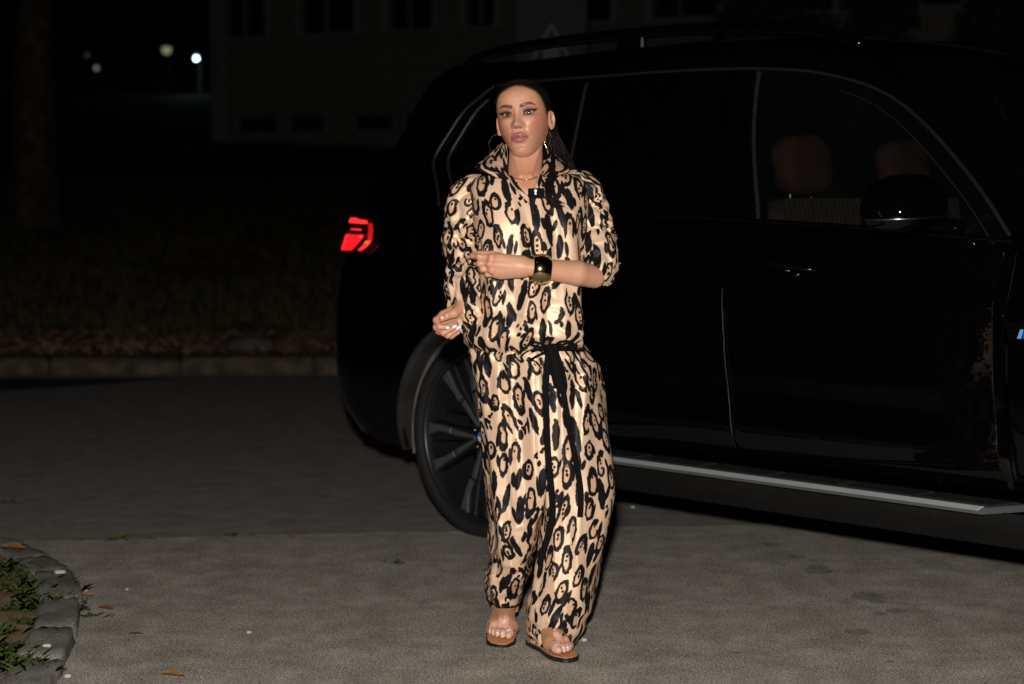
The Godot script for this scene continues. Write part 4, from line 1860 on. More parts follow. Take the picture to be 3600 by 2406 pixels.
func crease(x: float, y: float) -> float:
	# a soft ridge with a sharp valley, as satin falls
	return 0.42 - absf(fold.get_noise_2d(x, y)) * 1.6


func person() -> void:
	var root := thing("person", "person in a leopard print satin jumpsuit and flat sandals, walking, adjusting one sleeve", "person", Vector3(0, 0, -5.8))
	var print_t := leopard()
	var satin := StandardMaterial3D.new()
	satin.albedo_texture = print_t
	satin.roughness = 0.48
	satin.metallic_specular = 0.27
	satin.metallic = 0.26
	satin.metallic_texture = print_t
	satin.metallic_texture_channel = BaseMaterial3D.TEXTURE_CHANNEL_RED
	var cord := mat(0.006, 0.006, 0.0065, 0.85, 0.0, 0.15)
	var gold := mat(0.83, 0.56, 0.24, 0.2, 1.0)

	body(root)
	hair(root)
	jumpsuit(root, satin, cord)

	# collar-high wavy hoops
	var ear := [[Vector3(0.1075, 1.5271, -0.0200), Vector3(0.1113, 1.5193, -0.0180), Vector3(0.1148, 1.5105, -0.0160), Vector3(0.1113, 1.5018, -0.0140), Vector3(0.1099, 1.4922, -0.0120), Vector3(0.1133, 1.4844, -0.0100), Vector3(0.1150, 1.4774, -0.0080), Vector3(0.1115, 1.4678, -0.0050), Vector3(0.1067, 1.4703, 0.0000), Vector3(0.1023, 1.4771, 0.0040), Vector3(0.0962, 1.4866, 0.0040), Vector3(0.0945, 1.4944, 0.0040), Vector3(0.0985, 1.5048, 0.0030), Vector3(0.0957, 1.5135, 0.0000), Vector3(0.1007, 1.5225, -0.0100), Vector3(0.1075, 1.5271, -0.0200)],
		[Vector3(-0.0386, 1.5179, -0.0600), Vector3(-0.0448, 1.5200, -0.0580), Vector3(-0.0535, 1.5173, -0.0560), Vector3(-0.0596, 1.5125, -0.0540), Vector3(-0.0628, 1.5046, -0.0520), Vector3(-0.0680, 1.4976, -0.0500), Vector3(-0.0673, 1.4888, -0.0480), Vector3(-0.0644, 1.4800, -0.0450), Vector3(-0.0644, 1.4713, -0.0420), Vector3(-0.0616, 1.4622, -0.0400), Vector3(-0.0509, 1.4575, -0.0500), Vector3(-0.0387, 1.4612, -0.0600)]]
	for k in 2:
		var b := Buf.new()
		b.tube(smooth(ear[k], 4), PackedFloat32Array([0.0011]), 7)
		part("earring", b, gold, root, "wavy gold hoop earring")
	var nb := Buf.new()
	nb.tube(smooth([Vector3(-0.0151, 1.4051, 0.0400), Vector3(-0.0038, 1.3974, 0.0570), Vector3(0.0150, 1.3904, 0.0680), Vector3(0.0350, 1.3866, 0.0730), Vector3(0.0563, 1.3891, 0.0710), Vector3(0.0740, 1.3974, 0.0600), Vector3(0.0843, 1.4063, 0.0420)], 5), PackedFloat32Array([0.0012]), 7)
	nb.ball(Vector3(0.0375, 1.3866, 0.0745), Vector3(0.004, 0.0016, 0.002), Basis.IDENTITY, 10, 7)
	part("necklace", nb, gold, root)

	# broad domed cuff on the raised wrist
	var axis := (Vector3(0.1451, 1.1283, 0.1420) - Vector3(0.0210, 1.1416, 0.1680)).normalized()
	var up := Vector3.UP
	var side := up.cross(axis).normalized()
	var turn := Basis(side, axis, side.cross(axis))
	nb = Buf.new()
	nb.lathe(Vector3(0.0803, 1.1339, 0.1620), turn, PackedVector2Array([Vector2(0.0335, -0.0255), Vector2(0.0355, -0.0265), Vector2(0.0375, -0.025), Vector2(0.0425, -0.016), Vector2(0.0448, -0.006), Vector2(0.0448, 0.006), Vector2(0.0425, 0.016), Vector2(0.0375, 0.025), Vector2(0.0355, 0.0265), Vector2(0.0335, 0.0255), Vector2(0.0335, 0.0), Vector2(0.0335, -0.0255)]), 48)
	part("bracelet", nb, mat(0.60, 0.47, 0.24, 0.13, 1.0), root, "wide polished gold cuff bracelet")

	# the clip-on microphone at the neckline
	var mic := thing("clip_microphone", "small black clip-on microphone with a white mark at the neckline of the jumpsuit", "microphone", Vector3(0, 0, -5.8))
	nb = Buf.new()
	nb.box(Vector3(0.0688, 1.3497, 0.1280), Vector3(0.047, 0.026, 0.013), Basis(Vector3.RIGHT, -0.12) * Basis(Vector3.BACK, 0.03), 0.003)
	part("housing", nb, mat(0.004, 0.004, 0.0045, 0.8, 0.0, 0.2), mic)
	nb = Buf.new()
	nb.box(Vector3(0.0720, 1.3374, 0.1240), Vector3(0.044, 0.006, 0.012), Basis(Vector3.BACK, 0.03), 0.002)
	part("clip", nb, mat(0.012, 0.012, 0.013, 0.7, 0.0, 0.2), mic)
	nb = Buf.new()
	var c := Vector3(0.0669, 1.3522, 0.1352)
	nb.ball(c + Vector3(0, 0.0035, 0), Vector3(0.0042, 0.0042, 0.0012), Basis.IDENTITY, 10, 7)
	nb.box(c + Vector3(0, -0.0018, 0), Vector3(0.0045, 0.005, 0.0018), Basis.IDENTITY, 0.0005)
	nb.ball(c + Vector3(0, -0.0055, 0), Vector3(0.0036, 0.0026, 0.0012), Basis.IDENTITY, 10, 7)
	part("white_mark", nb, mat(0.8, 0.8, 0.8, 0.5), mic)

	sandals(root)


func head_frame() -> Transform3D:
	var turn := Basis(Vector3.UP, deg_to_rad(-13.5)) * Basis(Vector3.RIGHT, deg_to_rad(-5.0)) * Basis(Vector3.BACK, deg_to_rad(6.5))
	return Transform3D(turn, Vector3(0.0138, 1.5776, 0.0600) - turn * Vector3(0, 0, 0.088))


func face_out(x: float, y: float) -> float:
	# relief of the face over the smooth head
	var ax := absf(x)
	var d := 0.0
	# brow, sockets, cheeks, chin
	d += 0.0025 * bell(ax - 0.030, 0.016) * bell(y - 0.021, 0.007)
	d -= 0.0065 * bell(ax - 0.031, 0.0135) * bell(y - 0.001, 0.0085)
	d -= 0.004 * bell(ax - 0.014, 0.006) * bell(y - 0.004, 0.010)
	d += 0.0055 * bell(ax - 0.045, 0.015) * bell(y + 0.028, 0.013)
	d -= 0.0045 * bell(ax - 0.050, 0.012) * bell(y + 0.068, 0.016)
	d += 0.006 * bell(x, 0.017) * bell(y + 0.106, 0.011)
	d -= 0.0035 * bell(x, 0.020) * bell(y + 0.0925, 0.005)
	# nose
	var len := smoothstep(0.022, -0.033, y) * (1.0 - smoothstep(-0.0375, -0.0455, y))
	var wid := lerpf(0.0055, 0.0082, smoothstep(0.0, -0.034, y))
	d += bell(x, wid) * len * lerpf(0.004, 0.0205, smoothstep(0.014, -0.034, y))
	d += 0.005 * bell(x, 0.0065) * bell(y + 0.0335, 0.0065)
	d += 0.0075 * bell(ax - 0.0125, 0.0042) * bell(y + 0.0365, 0.0055)
	d -= 0.004 * bell(ax - 0.0065, 0.0030) * bell(y + 0.0435, 0.0022)
	# mouth: muzzle, full lips, parting
	d += 0.005 * bell(x, 0.024) * bell(y + 0.068, 0.017)
	d -= 0.0016 * bell(x, 0.004) * bell(y + 0.051, 0.006)
	var lipw := bell(x, 0.0155)
	d += 0.0068 * lipw * bell(y + 0.0625, 0.0048)
	d += 0.0085 * bell(x, 0.0145) * bell(y + 0.0775, 0.0055)
	d -= 0.0048 * bell(x, 0.015) * bell(y + 0.0695 - 0.0012 * bell(x, 0.006), 0.0016)
	d -= 0.003 * bell(ax - 0.027, 0.0045) * bell(y + 0.070, 0.0045)
	d -= 0.0016 * bell(ax - (0.018 + (-0.04 - y) * 0.35), 0.0045) * smoothstep(-0.036, -0.046, y) * smoothstep(-0.07, -0.055, y)
	return d


func eye_lid(x: float, y: float) -> float:
	# > 0 inside the almond opening, in metres from its rim
	var ax := absf(x) - 0.0315
	var f := clampf(1.0 - ax * ax / (0.0146 * 0.0146), 0.0, 1.0)
	var tilt := ax * 0.10
	var top := 0.0052 * pow(f, 0.72) + tilt
	var low := -0.0037 * pow(f, 0.8) + tilt
	return minf(top - y, y - low) if f > 0.0 else -0.01


func brow(x: float, y: float) -> float:
	var ax := absf(x)
	var mid := table([0.012, 0.02, 0.035, 0.045, 0.054], [0.0195, 0.0212, 0.0245, 0.0242, 0.0188], ax)
	var wid := linear([0.010, 0.014, 0.03, 0.045, 0.055], [0.0034, 0.0050, 0.0048, 0.0034, 0.0006], ax)
	if ax < 0.010 or ax > 0.056:
		return 0.0
	return clampf((wid - absf(y - mid)) / 0.0014 + 0.5, 0.0, 1.0)


func hair_line(y: float) -> float:
	# half angle of bare skin round the head at height y
	return table([-0.2, -0.06, -0.035, -0.005, 0.02, 0.04, 0.056, 0.070, 0.081, 0.088, 0.096], [2.2, 2.05, 1.72, 1.50, 1.34, 1.20, 1.04, 0.78, 0.36, -0.15, -0.5], y)


func root_gap(y: float, g: float, hl: float) -> float:
	# metres from the hair's edge, positive over bare skin
	var slope := (hair_line(y + 0.002) - hair_line(y - 0.002)) / 0.004 * 0.072
	return (hl - g) * 0.072 / sqrt(1.0 + slope * slope)


func head_ring(y: float) -> Array:
	var ys := [-0.124, -0.118, -0.108, -0.092, -0.07, -0.05, -0.03, 0.0, 0.03, 0.06, 0.08, 0.093, 0.101, 0.105]
	return [table(ys, [0.011, 0.0245, 0.0355, 0.0465, 0.058, 0.0665, 0.0715, 0.0735, 0.0745, 0.0695, 0.056, 0.041, 0.024, 0.004], y),
		table(ys, [0.060, 0.073, 0.080, 0.083, 0.0855, 0.087, 0.088, 0.0895, 0.093, 0.088, 0.072, 0.052, 0.03, 0.0], y),
		table(ys, [0.040, 0.028, 0.012, -0.010, -0.035, -0.060, -0.080, -0.095, -0.102, -0.097, -0.080, -0.058, -0.034, -0.006], y)]


func body(root: Node3D) -> void:
	var skin_mat := tinted(0.44, 0.45)
	skin_mat.subsurf_scatter_enabled = true
	skin_mat.subsurf_scatter_strength = 0.12
	var b := Buf.new()
	var gloss := Buf.new()
	var f := head_frame()
	var skin := Color(0.49, 0.243, 0.148)

	# head
	var ang := PackedFloat32Array()
	for k in 150:
		ang.append(lerpf(-1.5, 1.5, k / 149.0))
	for k in range(1, 44):
		ang.append(1.5 + (TAU - 3.0) * k / 44.0)
	var nu := ang.size()
	var nv := 176
	var p := PackedVector3Array()
	var col := PackedColorArray()
	var lips := PackedByteArray()
	lips.resize((nu + 1) * nv)
	var not_lips := PackedByteArray()
	not_lips.resize((nu + 1) * nv)
	for k in nv:
		var y := lerpf(-0.124, 0.105, k / (nv - 1.0))
		var q := head_ring(y)
		var hl := hair_line(y)
		for a in nu:
			var g := ang[a]
			var s := sin(g)
			var x: float = q[0] * s
			var zc: float = maxf(q[2], lerpf(q[2], 0.0, 0.0))
			var mid: float = minf(0.0, q[2] + 0.03) if q[2] < 0.0 else q[2]
			mid = 0.0 if q[2] < -0.02 else (q[1] + q[2]) * 0.5 * smoothstep(-0.02, 0.04, q[2])
			var z := 0.0
			var front := cos(g)
			if front >= 0.0:
				z = mid + (q[1] - mid) * pow(1.0 - pow(absf(s), 2.35), 1.0 / 2.35)
			else:
				z = mid - (mid - zc) * pow(absf(front), 0.95)
			var tone := skin
			if front > 0.05:
				var amt := smoothstep(0.05, 0.35, front)
				z += face_out(x, y) * amt
				var lid := eye_lid(x, y)
				if lid > -0.001:
					z -= clampf((lid + 0.001) / 0.0015, 0.0, 1.0) * 0.0085
				# make-up and natural colour, with highlights and cheek shading painted in
				var ax := absf(x)
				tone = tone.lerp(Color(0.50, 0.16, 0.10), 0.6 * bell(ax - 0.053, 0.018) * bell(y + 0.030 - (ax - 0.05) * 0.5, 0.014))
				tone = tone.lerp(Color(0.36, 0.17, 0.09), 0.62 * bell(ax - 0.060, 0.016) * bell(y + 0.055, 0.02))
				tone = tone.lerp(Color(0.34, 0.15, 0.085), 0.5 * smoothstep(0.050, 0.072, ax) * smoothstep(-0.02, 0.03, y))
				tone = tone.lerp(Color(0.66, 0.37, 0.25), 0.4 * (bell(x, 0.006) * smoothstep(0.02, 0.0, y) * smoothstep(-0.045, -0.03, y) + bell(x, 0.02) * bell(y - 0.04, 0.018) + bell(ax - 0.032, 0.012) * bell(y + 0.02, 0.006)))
				tone = tone.lerp(Color(0.24, 0.075, 0.04), clampf(0.88 * bell(ax - 0.035, 0.0150) * bell(y - 0.0080, 0.0062), 0.0, 1.0))
				tone = tone.lerp(Color(0.16, 0.05, 0.03), clampf(0.8 * bell(ax - 0.036, 0.013) * bell(y + 0.0062, 0.0034), 0.0, 1.0))
				# lash lines and a drawn-out corner
				var near := clampf(1.0 - absf(lid + 0.0012) / 0.0034, 0.0, 1.0)
				if y - (ax - 0.0315) * 0.10 > 0.0:
					near = clampf(1.08 - absf(lid + 0.0016 + 0.03 * maxf(0.0, ax - 0.034)) / (0.0036 + 0.08 * clampf(ax - 0.028, 0.0, 0.016)), 0.0, 1.0)
					tone = tone.lerp(Color(0.010, 0.007, 0.006), near)
				else:
					tone = tone.lerp(Color(0.03, 0.018, 0.014), near * 0.65)
				tone = tone.lerp(Color(0.012, 0.008, 0.007), clampf(1.5 * bell(ax - 0.0475, 0.0050) * bell(y - 0.0045 - (ax - 0.0475) * 0.45, 0.0026), 0.0, 1.0))
				if lid > 0.0012:
					tone = Color(0.05, 0.02, 0.02)
				tone = tone.lerp(Color(0.030, 0.016, 0.010), 0.82 * brow(x, y))
				# nostrils, parting of the lips
				tone = tone.lerp(Color(0.10, 0.03, 0.02), 0.75 * bell(ax - 0.0068, 0.0028) * bell(y + 0.0432, 0.0016))
				var lp := lip(x, y)
				tone = tone.lerp(Color(0.36, 0.125, 0.125).lerp(Color(0.22, 0.065, 0.065), clampf(1.0 - lp / 0.0025, 0.0, 1.0) * 0.8), clampf(lp / 0.0012 + 0.5, 0.0, 1.0))
				tone = tone.lerp(Color(0.12, 0.03, 0.03), 0.7 * bell(y + 0.0695 - 0.0012 * bell(x, 0.006), 0.0009) * smoothstep(0.026, 0.02, ax))
				if lp > 0.0006:
					lips[k * (nu + 1) + a] = 1
			# the hair's root line, thinning out over the skin
			tone = tone * (1.0 + 0.10 * rough_noise.get_noise_3d(x * 60.0, y * 60.0, z * 60.0) + 0.05 * rough_noise.get_noise_3d(x * 300.0, y * 300.0, z * 300.0))
			var inside := root_gap(y, absf(wrapf(g, -PI, PI)), hl)
			var fuzz := rough_noise.get_noise_2d(g * 26.0, y * 60.0) * 0.006
			tone = tone.lerp(Color(0.014, 0.009, 0.007), 1.0 - smoothstep(-0.003, 0.0125, inside + fuzz) if y > -0.04 else 0.0)
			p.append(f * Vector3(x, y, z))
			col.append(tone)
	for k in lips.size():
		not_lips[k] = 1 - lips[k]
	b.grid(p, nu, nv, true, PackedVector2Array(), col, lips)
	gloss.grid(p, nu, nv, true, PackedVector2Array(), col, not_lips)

	# ears
	for s in [-1.0, 1.0]:
		p = PackedVector3Array()
		col = PackedColorArray()
		var out := Vector3(s * 0.42, 0.0, -0.91)
		var nrm := Vector3(s * 0.91, 0, 0.42)
		for k in 12:
			var r := k / 11.0
			for a in 30:
				var g := TAU * a / 30
				var h := sin(g)
				var w := (0.0150 if h > -0.2 else 0.0150 - 0.006 * (-0.2 - h)) * (1.0 + 0.10 * h)
				var lift := 0.0055 * bell(r - 0.86, 0.13) - 0.005 * bell(r, 0.40) * (1.0 if h > -0.6 else 0.4)
				if k == 11:
					lift = -0.003
				p.append(f * (Vector3(s * 0.0745, -0.017, -0.004) + out * (cos(g) * w * r * 0.95 + 0.007) + Vector3(0, h * 0.0285 * r, 0) + nrm * (lift + 0.001)))
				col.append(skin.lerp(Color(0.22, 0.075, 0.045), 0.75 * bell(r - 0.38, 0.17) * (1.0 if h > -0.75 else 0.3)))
		b.grid(p, 30, 12, true, PackedVector2Array(), col)

	# neck and upper chest
	var ys := [1.5064, 1.4724, 1.4409, 1.4131, 1.3967, 1.3778, 1.3525, 1.3019, 1.2512]
	ys.reverse()
	var t := func(a: Array, y: float) -> float:
		a = a.duplicate()
		a.reverse()
		return table(ys, a, y)
	p = PackedVector3Array()
	col = PackedColorArray()
	for k in 60:
		var y := lerpf(1.2512, 1.5064, k / 59.0)
		var cx: float = t.call([0.0420, 0.0407, 0.0394, 0.0369, 0.0381, 0.0407, 0.0445, 0.0471, 0.0496], y)
		var w: float = t.call([0.046, 0.0475, 0.049, 0.051, 0.058, 0.076, 0.095, 0.11, 0.11], y)
		var zf: float = t.call([0.020, 0.030, 0.040, 0.052, 0.066, 0.076, 0.083, 0.084, 0.08], y)
		var zb: float = t.call([-0.085, -0.083, -0.080, -0.082, -0.085, -0.088, -0.09, -0.095, -0.095], y)
		for a in 72:
			var g := TAU * a / 72
			var sx := sin(g)
			var cz := cos(g)
			var z := (zf * cz if cz > 0 else -zb * cz)
			var x := cx + w * sx
			if cz > 0:
				# tendons running down to the pit of the neck, then the collarbones
				var f1 := clampf((1.4850 - y) / (1.4850 - 1.3929), 0.0, 1.0)
				for s in [-1.0, 1.0]:
					z += 0.0065 * bell(x - (0.0394 + s * lerpf(0.043, 0.010, f1)), 0.006) * smoothstep(0.0, 0.2, f1) * (1.0 - smoothstep(0.92, 1.0, f1))
				z -= 0.006 * bell(x - 0.0381, 0.008) * bell(y - 1.3891, 0.010)
				for s in [-1.0, 1.0]:
					z += 0.004 * bell(y - (1.3828 + absf(x - 0.0381) * 0.15), 0.006) * smoothstep(0.01, 0.03, s * (x - 0.0381))
			p.append(Vector3(x, y, z))
			col.append(skin.lerp(Color(0.53, 0.24, 0.15), 0.3))
	b.grid(p, 72, 60, true, PackedVector2Array(), col)

	# torso, upper arms and legs under the clothes, then the bare forearm
	var hidden := [[Vector3(0.0470, 1.3525, -0.0100), Vector3(0.0496, 1.1242, 0.0000), 0.085, 0.075, 0], [Vector3(-0.0676, 1.3525, -0.0300), Vector3(0.1619, 1.3525, -0.0300), 0.045, 0.045, 0], [Vector3(0.0496, 1.1242, 0.0000), Vector3(0.0536, 0.9074, 0.0000), 0.075, 0.085, 0],
		[Vector3(-0.0038, 0.8946, 0.0000), Vector3(-0.0102, 0.4861, 0.0200), 0.075, 0.055, 0], [Vector3(-0.0102, 0.4861, 0.0200), Vector3(-0.0198, 0.1015, -0.1500), 0.05, 0.034, 0], [Vector3(0.1301, 0.8818, 0.0000), Vector3(0.1751, 0.4733, 0.0200), 0.062, 0.052, 0], [Vector3(0.1751, 0.4733, 0.0200), Vector3(0.1097, 0.0653, -0.0100), 0.052, 0.034, 0],
		[Vector3(-0.1121, 1.3652, -0.0300), Vector3(-0.1435, 1.1657, -0.1000), 0.036, 0.034, 0], [Vector3(-0.1435, 1.1657, -0.1000), Vector3(-0.1479, 1.0372, 0.0400), 0.034, 0.024, 0], [Vector3(0.2128, 1.3589, -0.0300), Vector3(0.2531, 1.1242, 0.0000), 0.036, 0.027, 0]]
	b.sdf(hidden, 0.018, 0.03, func(_v: Vector3, _n: Vector3) -> Color: return skin)
	var nail := Color(0.74, 0.70, 0.74)

	# her left forearm and the fist that holds the other sleeve
	var arm := [[Vector3(0.2358, 1.1096, 0.0800), Vector3(0.1855, 1.1214, 0.1240), 0.0335, 0.0355, 0], [Vector3(0.1855, 1.1214, 0.1240), Vector3(0.0952, 1.1338, 0.1580), 0.0355, 0.0285, 0], [Vector3(0.0952, 1.1338, 0.1580), Vector3(0.0309, 1.1416, 0.1680), 0.027, 0.024, 0],
		[Vector3(0.0309, 1.1527, 0.1680), Vector3(-0.0407, 1.1641, 0.1780), 0.020, 0.0165, 0], [Vector3(0.0309, 1.1416, 0.1680), Vector3(-0.0480, 1.1482, 0.1820), 0.022, 0.018, 0], [Vector3(0.0309, 1.1329, 0.1660), Vector3(-0.0431, 1.1308, 0.1780), 0.021, 0.017, 0], [Vector3(0.0309, 1.1278, 0.1620), Vector3(-0.0333, 1.1194, 0.1700), 0.018, 0.0145, 0],
		[Vector3(-0.0566, 1.1681, 0.1880), Vector3(-0.0566, 1.1681, 0.1880), 0.0125, 0.0125, 0], [Vector3(-0.0615, 1.1498, 0.1910), Vector3(-0.0615, 1.1498, 0.1910), 0.0125, 0.0125, 0], [Vector3(-0.0566, 1.1324, 0.1870), Vector3(-0.0566, 1.1324, 0.1870), 0.012, 0.012, 0], [Vector3(-0.0456, 1.1197, 0.1780), Vector3(-0.0456, 1.1197, 0.1780), 0.0105, 0.0105, 0],
		[Vector3(-0.0529, 1.1680, 0.1830), Vector3(-0.0925, 1.1701, 0.1740), 0.0098, 0.0086, 1], [Vector3(-0.0925, 1.1701, 0.1740), Vector3(-0.1114, 1.1720, 0.1540), 0.0088, 0.0078, 1], [Vector3(-0.1114, 1.1720, 0.1540), Vector3(-0.1030, 1.1653, 0.1380), 0.0076, 0.0066, 1],
		[Vector3(-0.0578, 1.1496, 0.1860), Vector3(-0.0912, 1.1512, 0.1780), 0.0096, 0.0088, 2], [Vector3(-0.0912, 1.1512, 0.1780), Vector3(-0.0954, 1.1484, 0.1500), 0.0090, 0.008, 2], [Vector3(-0.0954, 1.1484, 0.1500), Vector3(-0.0757, 1.1468, 0.1400), 0.008, 0.007, 2],
		[Vector3(-0.0542, 1.1322, 0.1820), Vector3(-0.0826, 1.1345, 0.1760), 0.0090, 0.0082, 3], [Vector3(-0.0826, 1.1345, 0.1760), Vector3(-0.0867, 1.1323, 0.1500), 0.0088, 0.0078, 3], [Vector3(-0.0867, 1.1323, 0.1500), Vector3(-0.0683, 1.1319, 0.1400), 0.0076, 0.0068, 3],
		[Vector3(-0.0432, 1.1183, 0.1740), Vector3(-0.0692, 1.1193, 0.1680), 0.0080, 0.0072, 4], [Vector3(-0.0692, 1.1193, 0.1680), Vector3(-0.0719, 1.1186, 0.1480), 0.0074, 0.0066, 4], [Vector3(-0.0719, 1.1186, 0.1480), Vector3(-0.0571, 1.1195, 0.1400), 0.0066, 0.006, 4],
		[Vector3(-0.0099, 1.1621, 0.1540), Vector3(-0.0557, 1.1755, 0.1480), 0.0125, 0.0105, 5], [Vector3(-0.0557, 1.1755, 0.1480), Vector3(-0.0905, 1.1767, 0.1440), 0.0098, 0.0086, 5], [Vector3(-0.0905, 1.1767, 0.1440), Vector3(-0.1104, 1.1778, 0.1400), 0.0082, 0.0062, 5]]
	b.sdf(arm, 0.0030, 0.006, func(v: Vector3, _n: Vector3) -> Color:
		var c := skin.lerp(Color(0.60, 0.33, 0.22), 0.5)
		for k in [[Vector3(-0.0565, 1.1682, 0.1920), 0.012], [Vector3(-0.0614, 1.1499, 0.1950), 0.012], [Vector3(-0.0566, 1.1325, 0.1900), 0.011], [Vector3(-0.1051, 1.1710, 0.1600), 0.01]]:
			c = c.lerp(Color(0.56, 0.22, 0.15), 0.5 * bell(v.distance_to(k[0]), k[1]))
		return c)

	# her right hand, palm turned up, fingers curled
	var hand := [[Vector3(-0.1357, 1.0590, 0.0200), Vector3(-0.1449, 1.0257, 0.0620), 0.0225, 0.0215, 0], [Vector3(-0.1523, 1.0159, 0.0660), Vector3(-0.1978, 0.9980, 0.0620), 0.019, 0.0135, 0], [Vector3(-0.1500, 1.0078, 0.0580), Vector3(-0.1958, 0.9808, 0.0500), 0.018, 0.013, 0], [Vector3(-0.1477, 0.9998, 0.0500), Vector3(-0.1886, 0.9662, 0.0400), 0.017, 0.012, 0], [Vector3(-0.1454, 0.9969, 0.0440), Vector3(-0.1787, 0.9543, 0.0320), 0.015, 0.011, 0],
		[Vector3(-0.2003, 0.9981, 0.0640), Vector3(-0.2172, 0.9842, 0.0840), 0.0115, 0.0102, 1], [Vector3(-0.2172, 0.9842, 0.0840), Vector3(-0.2079, 0.9664, 0.1010), 0.0100, 0.0090, 1], [Vector3(-0.2079, 0.9664, 0.1010), Vector3(-0.1864, 0.9655, 0.1060), 0.0088, 0.0072, 1],
		[Vector3(-0.2008, 0.9809, 0.0520), Vector3(-0.2177, 0.9633, 0.0720), 0.0112, 0.0102, 2], [Vector3(-0.2177, 0.9633, 0.0720), Vector3(-0.1970, 0.9481, 0.0900), 0.0098, 0.0090, 2], [Vector3(-0.1970, 0.9481, 0.0900), Vector3(-0.1692, 0.9623, 0.0960), 0.0086, 0.0070, 2],
		[Vector3(-0.1936, 0.9651, 0.0420), Vector3(-0.2107, 0.9510, 0.0580), 0.0108, 0.0098, 3], [Vector3(-0.2107, 0.9510, 0.0580), Vector3(-0.1849, 0.9396, 0.0760), 0.0094, 0.0086, 3], [Vector3(-0.1849, 0.9396, 0.0760), Vector3(-0.1583, 0.9576, 0.0820), 0.0082, 0.0068, 3],
		[Vector3(-0.1812, 0.9532, 0.0340), Vector3(-0.1935, 0.9424, 0.0440), 0.0092, 0.0084, 4], [Vector3(-0.1935, 0.9424, 0.0440), Vector3(-0.1755, 0.9357, 0.0560), 0.0080, 0.0074, 4], [Vector3(-0.1755, 0.9357, 0.0560), Vector3(-0.1551, 0.9475, 0.0620), 0.0072, 0.0060, 4],
		[Vector3(-0.1471, 1.0188, 0.0740), Vector3(-0.1665, 1.0051, 0.0980), 0.0165, 0.0135, 5], [Vector3(-0.1665, 1.0051, 0.0980), Vector3(-0.1863, 0.9982, 0.1080), 0.0125, 0.0108, 5], [Vector3(-0.1863, 0.9982, 0.1080), Vector3(-0.2014, 0.9881, 0.1060), 0.0102, 0.0076, 5]]
	b.sdf(hand, 0.0029, 0.006, func(v: Vector3, _n: Vector3) -> Color:
		var c := skin.lerp(Color(0.60, 0.31, 0.20), 0.5)
		for k in [Vector3(-0.2172, 0.9842, 0.0840), Vector3(-0.2177, 0.9633, 0.0720), Vector3(-0.1970, 0.9481, 0.0900), Vector3(-0.2014, 0.9881, 0.1060)]:
			c = c.lerp(Color(0.56, 0.20, 0.13), 0.35 * bell(v.distance_to(k), 0.012))
		return c)
	for q in [[Vector3(-0.1899, 0.9653, 0.1125), Vector3(-0.1787, 0.9647, 0.1120)], [Vector3(-0.1715, 0.9653, 0.1025), Vector3(-0.1577, 0.9703, 0.1020)], [Vector3(-0.1606, 0.9593, 0.0885), Vector3(-0.1468, 0.9662, 0.0880)], [Vector3(-0.2036, 0.9923, 0.1135), Vector3(-0.1973, 0.9955, 0.1155)]]:
		var d: Vector3 = q[1] - q[0]
		gloss.tube(smooth([q[0], q[0] + d * 0.5 + Vector3(0, 0, 0.0012), q[1]], 4), PackedFloat32Array([0.0030, 0.0048, 0.0050, 0.005, 0.0046, 0.0042, 0.0038, 0.003, 0.0022]), 10, 0.45, Vector3(0, 0.3, 1), true, nail)

	# feet
	for foot in feet():
		var o: Transform3D = foot[0]
		var s: float = foot[1]
		var list := foot_bones(o, s, 0.0)
		b.sdf(list, 0.0034, 0.008, func(v: Vector3, _n: Vector3) -> Color:
			var l: Vector3 = o.affine_inverse() * v
			return skin.lerp(Color(0.68, 0.38, 0.30), 0.2 + 0.55 * smoothstep(0.02, 0.06, l.z)))
		for q in [[0.0255, 0.0288, 0.088, 0.0082, 0.0085], [0.006, 0.0215, 0.093, 0.0048, 0.005], [-0.010, 0.0195, 0.083, 0.0044, 0.0045], [-0.023, 0.0175, 0.069, 0.004, 0.004], [-0.034, 0.016, 0.054, 0.0035, 0.0035]]:
			gloss.ball(o * Vector3(q[0] * s, q[1] + 0.013, q[2]), Vector3(q[3], 0.0022, q[4] * 1.15), o.basis * Basis(Vector3.RIGHT, 0.45), 12, 7, Color(0.74, 0.72, 0.74))

	var m := ArrayMesh.new()
	b.into(m, skin_mat)
	gloss.into(m, tinted(0.22, 0.5))
	var o := MeshInstance3D.new()
	o.name = "body"
	o.mesh = m
	root.add_child(o)

	# eyes
	for s in [-1.0, 1.0]:
		var e := Buf.new()
		p = PackedVector3Array()
		col = PackedColorArray()
		var at := Vector3(s * 0.0315, 0.0004, 0.0600)
		var look := Basis(Vector3.UP, 0.10) * Basis(Vector3.RIGHT, 0.05)
		for k in 30:
			var g := PI * 0.6 * k / 29.0
			for a in 32:
				var h := TAU * a / 32
				var rr := 0.0160 + 0.0005 * bell(g, 0.25)
				p.append(f * (at + look * (Vector3(sin(g) * cos(h), sin(g) * sin(h), cos(g)) * rr)))
				var c := Color(0.33, 0.27, 0.245)
				if g < 0.13:
					c = Color(0.012, 0.006, 0.006)
				elif g < 0.40:
					c = Color(0.075, 0.028, 0.016)
				elif g < 0.45:
					c = Color(0.02, 0.01, 0.008)
				col.append(c)
		e.grid(p, 32, 30, true, PackedVector2Array(), col)
		var eye := part("eye", e, tinted(0.06, 0.6), o)
		e = Buf.new()
